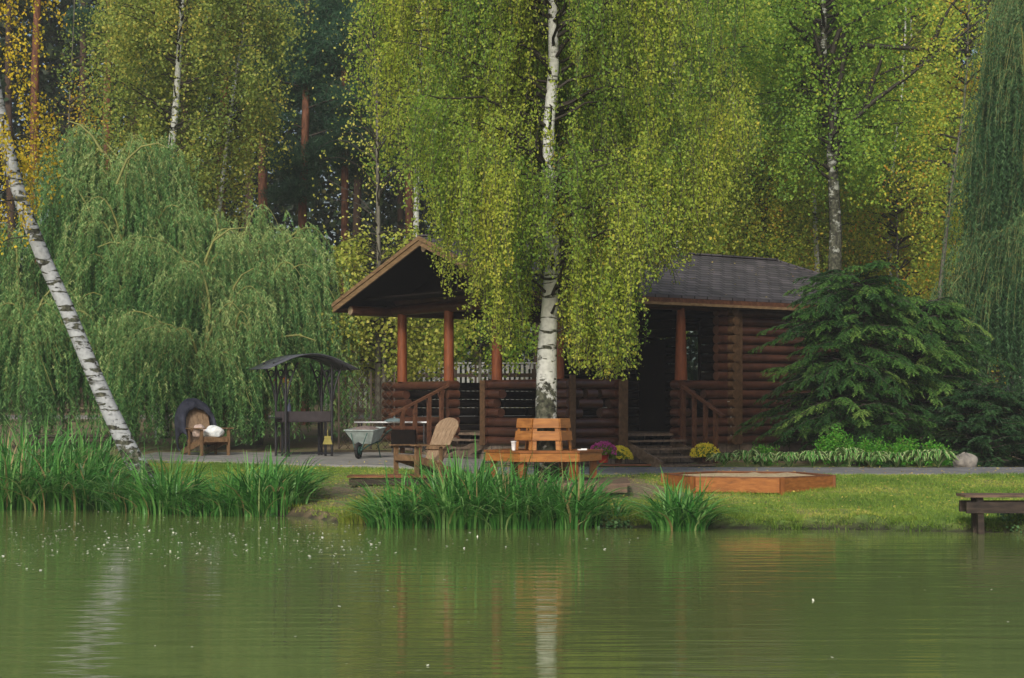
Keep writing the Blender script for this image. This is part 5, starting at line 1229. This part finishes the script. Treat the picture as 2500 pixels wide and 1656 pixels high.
bo.location = (wx(707, 36.6), 36.55, gz+.91); tag(bo, 'small bottle with pale cap standing on the grill edge', 'bottle')
bwx, bwz = wx(800, 36.3), wz(1085, 36.3)
br = thing('hand_broom', 'yellow hand broom hanging below the right end of the grill', 'broom', (bwx, 36.3, bwz))
MB().tube([(0,0,.16),(0,0,.30)], [.012,.008], 8).build('handle', M['yellowplastic'], br)
MB().box((0,0,.14), (.13,.05,.05)).build('head', M['yellowplastic'], br)
MB().add([(-.06,-.02,.12),(.06,-.02,.12),(.06,.02,.12),(-.06,.02,.12),(-.10,-.03,0),(.10,-.03,0),(.10,.03,0),(-.10,.03,0)], [(0,1,2,3),(7,6,5,4),(0,4,5,1),(1,5,6,2),(2,6,7,3),(3,7,4,0)]).build('bristles', M['yellowplastic'], br)

# ------------------------------------------------------------------ wheelbarrow
wbx, wby = wx(893, 35.8), 35.8; wbz = h1(wbx, wby)+.03
wb = thing('wheelbarrow', 'pale green wheelbarrow full of soil standing on the terrace', 'wheelbarrow', (wbx, wby, wbz), radians(-106)); wb.scale = (.86, .86, .84)
T0 = [(.44,-.36,.66),(.44,.36,.66),(-.42,.34,.72),(-.42,-.34,.72)]; B0 = [(.20,-.2,.34),(.20,.2,.34),(-.26,.2,.38),(-.26,-.2,.38)]
tr = MB().add(T0+B0, [(0,4,5,1),(1,5,6,2),(2,6,7,3),(3,7,4,0),(4,7,6,5)]); o = tr.build('tray', M['barrow'], wb); md = o.modifiers.new('t', 'SOLIDIFY'); md.thickness = .012
rm = MB()
for i in range(4): rm.tube([T0[i], T0[(i+1) % 4]], .014, 6)
rm.build('tray_rim', M['barrow'], wb)
sr = random.Random(5); sv2 = []
for i in range(9):
    for j in range(9):
        sv2.append((-.38+.78*i/8, (-.31+.62*j/8), .66+.04*(1-i/8)+.07*sin(pi*i/8)*sin(pi*j/8)+sr.uniform(0, .02)-(.03 if i in (0, 8) or j in (0, 8) else 0)))
MB().add(sv2, [(i*9+j, (i+1)*9+j, (i+1)*9+j+1, i*9+j+1) for i in range(8) for j in range(8)], True).build('soil', M['rubble'], wb)
wh = MB(); 
wh.tube([(.48+.155*cos(a), 0, .19+.155*sin(a)) for a in np.linspace(0, 2*pi, 25)], .042, 8, False)
who = wh.build('tyre', M['rubber'], wb)
MB().tube([(.48,-.05,.19),(.48,.05,.19)], .10, 14).build('rim', M['barrowframe'], wb)
fm = MB()
for sy_ in (-1, 1):
    fm.tube([(.50, sy_*.07, .19), (.2, sy_*.16, .31), (-.3, sy_*.24, .40), (-.72, sy_*.28, .62), (-.92, sy_*.29, .66)], .017, 8)
    fm.tube([(.50, sy_*.07, .19), (.44, sy_*.20, .60)], .012, 6)
fm.build('frame', M['barrowframe'], wb)
for sy_ in (-1, 1): MB().tube([(-.18, sy_*.22, .38), (-.34, sy_*.24, .0), (-.40, sy_*.24, 0.0)], .015, 6).build('leg', M['barrowframe'], wb)

# ------------------------------------------------------------------ white table with lid
tx, ty = wx(958, 38.7), 38.75; tz = h1(tx, ty)+.03
tb_ = thing('white_table', 'long white-topped table standing behind the wheelbarrow', 'table', (tx, ty, tz), radians(-3))
ttz = wz(1031, ty)-tz
MB().box((0, 0, ttz), (1.58, .6, .03)).build('table_top', M['whitetop'], tb_, bevel=.005)
for x_ in (-.7, .7):
    for y_ in (-.24, .24): MB().box((x_, y_, ttz/2), (.03, .03, ttz-.03)).build('leg', M['metal'], tb_)
ld = MB().lathe((0,0,0), [(.23,0),(.22,.02),(.15,.055),(.05,.075),(.02,.08),(.02,.10),(.001,.10)], 20).build('pan_lid', M['lid']); ld.location = (wx(963, 38.6), 38.6, tz+ttz+.016)
tag(ld, 'grey domed pan lid lying on the white table', 'lid')
kb = thing('grill_box', 'black metal box stove standing below the white table', 'stove', (wx(985, 38.0), 38.0, tz))
MB().box((0,0,.29), (.5,.4,.38)).build('body', M['dark_shade_wood'], kb)
for x_ in (-.22, .22):
    for y_ in (-.17, .17): MB().box((x_, y_, .09), (.03,.03,.18)).build('leg', M['metal'], kb)
MB().box((0,-.205,.29), (.34,.012,.22)).build('door', M['dark_shade_wood'], kb)

# ------------------------------------------------------------------ potted flowers
def flowers(name, label, px, Y, z, r, pot, mats, seed, poth=.16, potr=.11):
    rng = RS(seed); X = wx(px, Y); t = thing(name, label, 'potted flowers', (X, Y, z))
    MB().lathe((0,0,0), [(potr*.75,0),(potr,poth),(potr*1.08,poth),(potr*1.08,poth+.02),(potr*.9,poth+.02),(potr*.85,poth-.02)], 18).build('pot', pot, t)
    base = np.array([X, Y, z+poth-.02])
    n = 900; q = rng.normal(size=(n, 3)); q /= np.linalg.norm(q, axis=1, keepdims=True); q[:, 2] = np.abs(q[:, 2])
    P = base+q*np.array([r*.92, r*.92, r*.8])*rng.uniform(.4, .95, (n, 1)); leaf_obj('leaves', P, rng.normal(size=(n, 3)), .045, .03, rng.uniform(0, .6, n), M['fern'], t, rng).data.materials[0] = M['green_leaf']
    for mt, (x0, x1), cnt in mats:
        q = rng.normal(size=(cnt*3, 3)); q /= np.linalg.norm(q, axis=1, keepdims=True); q[:, 2] = np.abs(q[:, 2]); q = q[(q[:, 0] > x0) & (q[:, 0] < x1)][:cnt]
        C = base+q*np.array([r, r, r*.88]); idx = np.repeat(np.arange(len(C)), 7); m = len(idx)
        P = C[idx]+rng.normal(size=(m, 3))*.009; D = rng.normal(size=(m, 3)); leaf_obj('blossoms', P, D, .034, .020, rng.uniform(0, 1, m), M[mt], t, rng)
flowers('chrysanthemum_pot', 'magenta chrysanthemum in a red pot beside the front stairs', 1473, 35.6, .07, .28, M['redpot'], [('magenta', (-1, .9), 230)], 501, .18, .12)
flowers('chrysanthemum_pot', 'drooping yellow chrysanthemum right of the magenta one', 1510, 35.75, .05, .27, M['brownpot'], [('yellow', (-.3, 1), 220)], 502, .12, .09)
flowers('chrysanthemum_pot', 'yellow chrysanthemum behind the front handrail balusters', 1722, 36.75, .03, .31, M['brownpot'], [('yellow', (-1, 1), 300)], 503, .14, .1)
flowers('flower_basket', 'orange-red flowers showing behind the left post of the grill', 686, 39.5, 1.55, .2, M['brownpot'], [('redpetal', (-1, 1), 90)], 504, .1, .09)
MB_ = MB().tube([(0,0,0),(0,0,1.5)], .02, 8).build('stand_pole', M['iron'], bpy.data.objects['flower_basket']); MB_.location = (0, 0, -1.5)
# door board under the red pot
st = MB().box((0,0,0), (1.1,.16,.03), rz=.05).build('loose_board', M['redboard']); st.location = (wx(1520, 35.2), 35.2, .035); tag(st, 'reddish loose board lying in front of the flower pots', 'board')

# ------------------------------------------------------------------ low benches at the water
def low_bench(label, px0, px1, Y, pytop, seat_m, apron_m, legs, depth=.42, ap=.16, gap=.05, group=None):
    z = wz(pytop, Y); x0, x1 = wx(px0, Y), wx(px1, Y); xm = (x0+x1)/2; zg = h1(xm, Y+.1)
    t = thing('low_bench', label, 'bench', (xm, Y, zg), group=group); L = x1-x0; zz = z-zg
    for i in range(2): MB().box((0, -depth/4+i*depth/2, zz-.018), (L, depth/2-.015, .036)).build('seat_plank', seat_m, t)
    MB().box((.02, -depth/2+.07, zz-.036-gap-ap/2), (L-.02, .05, ap)).build('apron', apron_m, t)
    MB().box((.02, depth/2-.07, zz-.036-gap-ap/2), (L-.02, .05, ap)).build('apron', apron_m, t)
    for lx_ in legs:
        for sy_ in (-1, 1):
            X_ = wx(lx_, Y)-xm; yy_ = sy_*(depth/2-.11); zb = h1(xm+X_, Y+yy_)-zg-.03
            MB().beam((X_, yy_, zz-.04), (X_+.02, yy_, zb), .08, .08).build('leg', apron_m, t)
    return t
low_bench('dark low plank bench standing in the bank at the right edge', 2345, 2740, 23.95, 1206, M['oldboard'], M['blackboard'], (2385, 2690), .5, .15, .06)
low_bench('reddish low plank bench on the bank below the pale-backed chair', 850, 1090, 29.3, 1160, M['redboard'], M['blackboard'], (885, 1060), .45, .10, .02)
low_bench('long dark low bench behind the reeds at the far left', 60, 270, 34.6, 1062, M['blackboard'], M['blackboard'], (80, 250), .4, .08, .01)
# plank edging at the front of the terrace chair
pl = MB().box((0,0,.02), (1.3,.9,.04)).build('plank_platform', M['redboard']); pl.location = (wx(1035, 30.4), 30.4, -.012); pl.rotation_euler = (0, 0, .05)
tag(pl, 'flat boards under the legs of the pale-backed chair', 'boards')

# ------------------------------------------------------------------ fences, trellis, lamp
def fence_pale():
    Y = 62.5; x0, x1 = wx(790, Y), wx(1360, Y); t = thing('metal_fence', 'pale corrugated metal fence behind the open porch', 'fence', ((x0+x1)/2, Y, h1(0, Y)))
    n = int((x1-x0)/.17); mb = MB(); mb.box((0, .02, .95), (x1-x0, .02, .06))
    for i in range(n): mb.box((x0+(i+.5)*.17-(x0+x1)/2, 0, .95), (.09, .025, 1.6))
    mb.build('panel', M['palefence'], t)
    MB().box((0, -.04, 1.78), (x1-x0, .06, .05)).build('top_rail', M['palefence'], t)
fence_pale()
def rail_fence(label, px0, px1, Y, n, h, seed):
    x0, x1 = wx(px0, Y), wx(px1, Y); z = h1((x0+x1)/2, Y); t = thing('rail_fence', label, 'fence', ((x0+x1)/2, Y, z)); L = x1-x0
    for i in range(n+1): MB().box((-L/2+L*i/n, 0, h/2+.05), (.14, .14, h+.1)).build('post', M['brownfence'], t)
    for z_ in (.35, h-.45, h-.1): MB().box((0, -.08, z_), (L, .04, .12)).build('rail', M['brownfence'], t)
rail_fence('dark brown rail fence in front of the pale fence behind the porch', 820, 1400, 57.0, 6, 1.55, 1)
rail_fence('dark low rail fence half hidden behind the willows at the left', -100, 640, 56.0, 8, 1.3, 2)
tl = thing('lattice_screen', 'thin rusty lattice screen between the grill and the wheelbarrow', 'trellis', (wx(895, 40.5), 40.5, h1(-3, 40.5)))
Lw, Hh_ = 1.25, 1.65; lt = MB()
for k in range(-6, 8):
    a0 = k*.2
    p = []; 
    for s in (1, -1):
        xa, za = -Lw/2, a0 if s > 0 else a0; 
        x0_, z0_ = -Lw/2, a0 if s > 0 else a0+Lw*1.2; x1_, z1_ = Lw/2, a0+Lw*1.2 if s > 0 else a0
        # clip to [0,H]
        def clipz(xa, za, xb, zb):
            if za > zb: xa, za, xb, zb = xb, zb, xa, za
            if zb <= 0 or za >= Hh_: return None
            f0 = max((0-za)/(zb-za), 0); f1 = min((Hh_-za)/(zb-za), 1)
            return (xa+(xb-xa)*f0, za+(zb-za)*f0, xa+(xb-xa)*f1, za+(zb-za)*f1)
        c = clipz(x0_, z0_, x1_, z1_)
        if c and (abs(c[2]-c[0]) > .05): lt.tube([(c[0], .01*s, c[1]), (c[2], .01*s, c[3])], .008, 4, False)
lt.build('lattice', M['iron'], tl)
for x_ in (-Lw/2, Lw/2, .1): MB().box((x_, 0, .85), (.035,.035,1.75)).build('post', M['iron'], tl)
lx_, ly_ = wx(847, 46), 46.0; lz0 = h1(lx_, ly_); lp = thing('garden_lamp', 'garden lamp with two white globes under the left roof corner', 'lamp', (lx_, ly_, lz0)); zl = wz(775, 46)-lz0
MB().tube([(0,0,0),(0,0,zl-.12)], .03, 8).build('pole', M['iron'], lp); MB().tube([(-.13,0,zl-.12),(.13,0,zl-.12)], .015, 6).build('crossbar', M['iron'], lp)
for s in (-1, 1): MB().lathe((s*.13, 0, zl-.1), [(.03,0),(.085,.04),(.105,.10),(.085,.16),(.03,.20),(.001,.205)], 16).build('globe', M['lamp'], lp)

# ------------------------------------------------------------------ scattering volume added only to lift the blacks
hz = MB().box((0, 180, 14.4), (310, 495, 34)).build('black_lift_haze', None); tag(hz, 'thin scattering volume added to lift the dark tones', 'black_lift_haze', kind='stuff')
mh = bpy.data.materials.new('black_lift_volume'); mh.use_nodes = True; nh = mh.node_tree; nh.nodes.remove(nh.nodes['Principled BSDF'])
pv = nh.nodes.new('ShaderNodeVolumePrincipled'); pv.inputs['Density'].default_value = .0008; pv.inputs['Color'].default_value = (.92, .95, .97, 1); nh.links.new(pv.outputs[0], nh.nodes['Material Output'].inputs['Volume'])
hz.data.materials.append(mh)
# ------------------------------------------------------------------ light, world, camera
EL, AZ = radians(33), radians(194)   # sun behind the camera, slightly left
w = bpy.data.worlds.new('World'); SC.world = w; w.use_nodes = True; nt = w.node_tree
sky = nt.nodes.new('ShaderNodeTexSky'); sky.sky_type = 'NISHITA'; sky.sun_disc = False; sky.sun_elevation = EL; sky.sun_rotation = AZ
sky.dust_density = 4; sky.air_density = 1.0; sky.ozone_density = .6
nt.links.new(sky.outputs[0], nt.nodes['Background'].inputs[0]); nt.nodes['Background'].inputs[1].default_value = .085
sd = bpy.data.lights.new('sun', 'SUN'); sd.energy = 2.1; sd.angle = radians(12); sd.color = (1, .97, .90)
so_ = bpy.data.objects.new('sun', sd); COL.objects.link(so_)
from mathutils import Vector
dv = Vector((sin(AZ)*cos(EL), cos(AZ)*cos(EL), sin(EL)))
so_.rotation_euler = dv.to_track_quat('Z', 'Y').to_euler()
cd = bpy.data.cameras.new('camera'); cd.sensor_width = 36; cd.lens = 36*F/2500; cd.shift_y = (HY-828)/2500; cd.clip_end = 1000; cd.clip_start = .1
co = bpy.data.objects.new('camera', cd); COL.objects.link(co); co.location = (0, 0, CZ); co.rotation_euler = (radians(90), 0, 0); SC.camera = co
SC.view_settings.view_transform = 'Standard'; SC.view_settings.look = 'None'; SC.view_settings.exposure = .42; SC.view_settings.gamma = 1
cy = SC.cycles; cy.max_bounces = 8; cy.diffuse_bounces = 5; cy.glossy_bounces = 3; cy.transmission_bounces = 6; cy.transparent_max_bounces = 6; cy.use_denoising = True
cy.sample_clamp_indirect = 5
print('COUNTS', counts, 'faces', sum(len(o.data.polygons) for o in bpy.data.objects if o.type == 'MESH'))
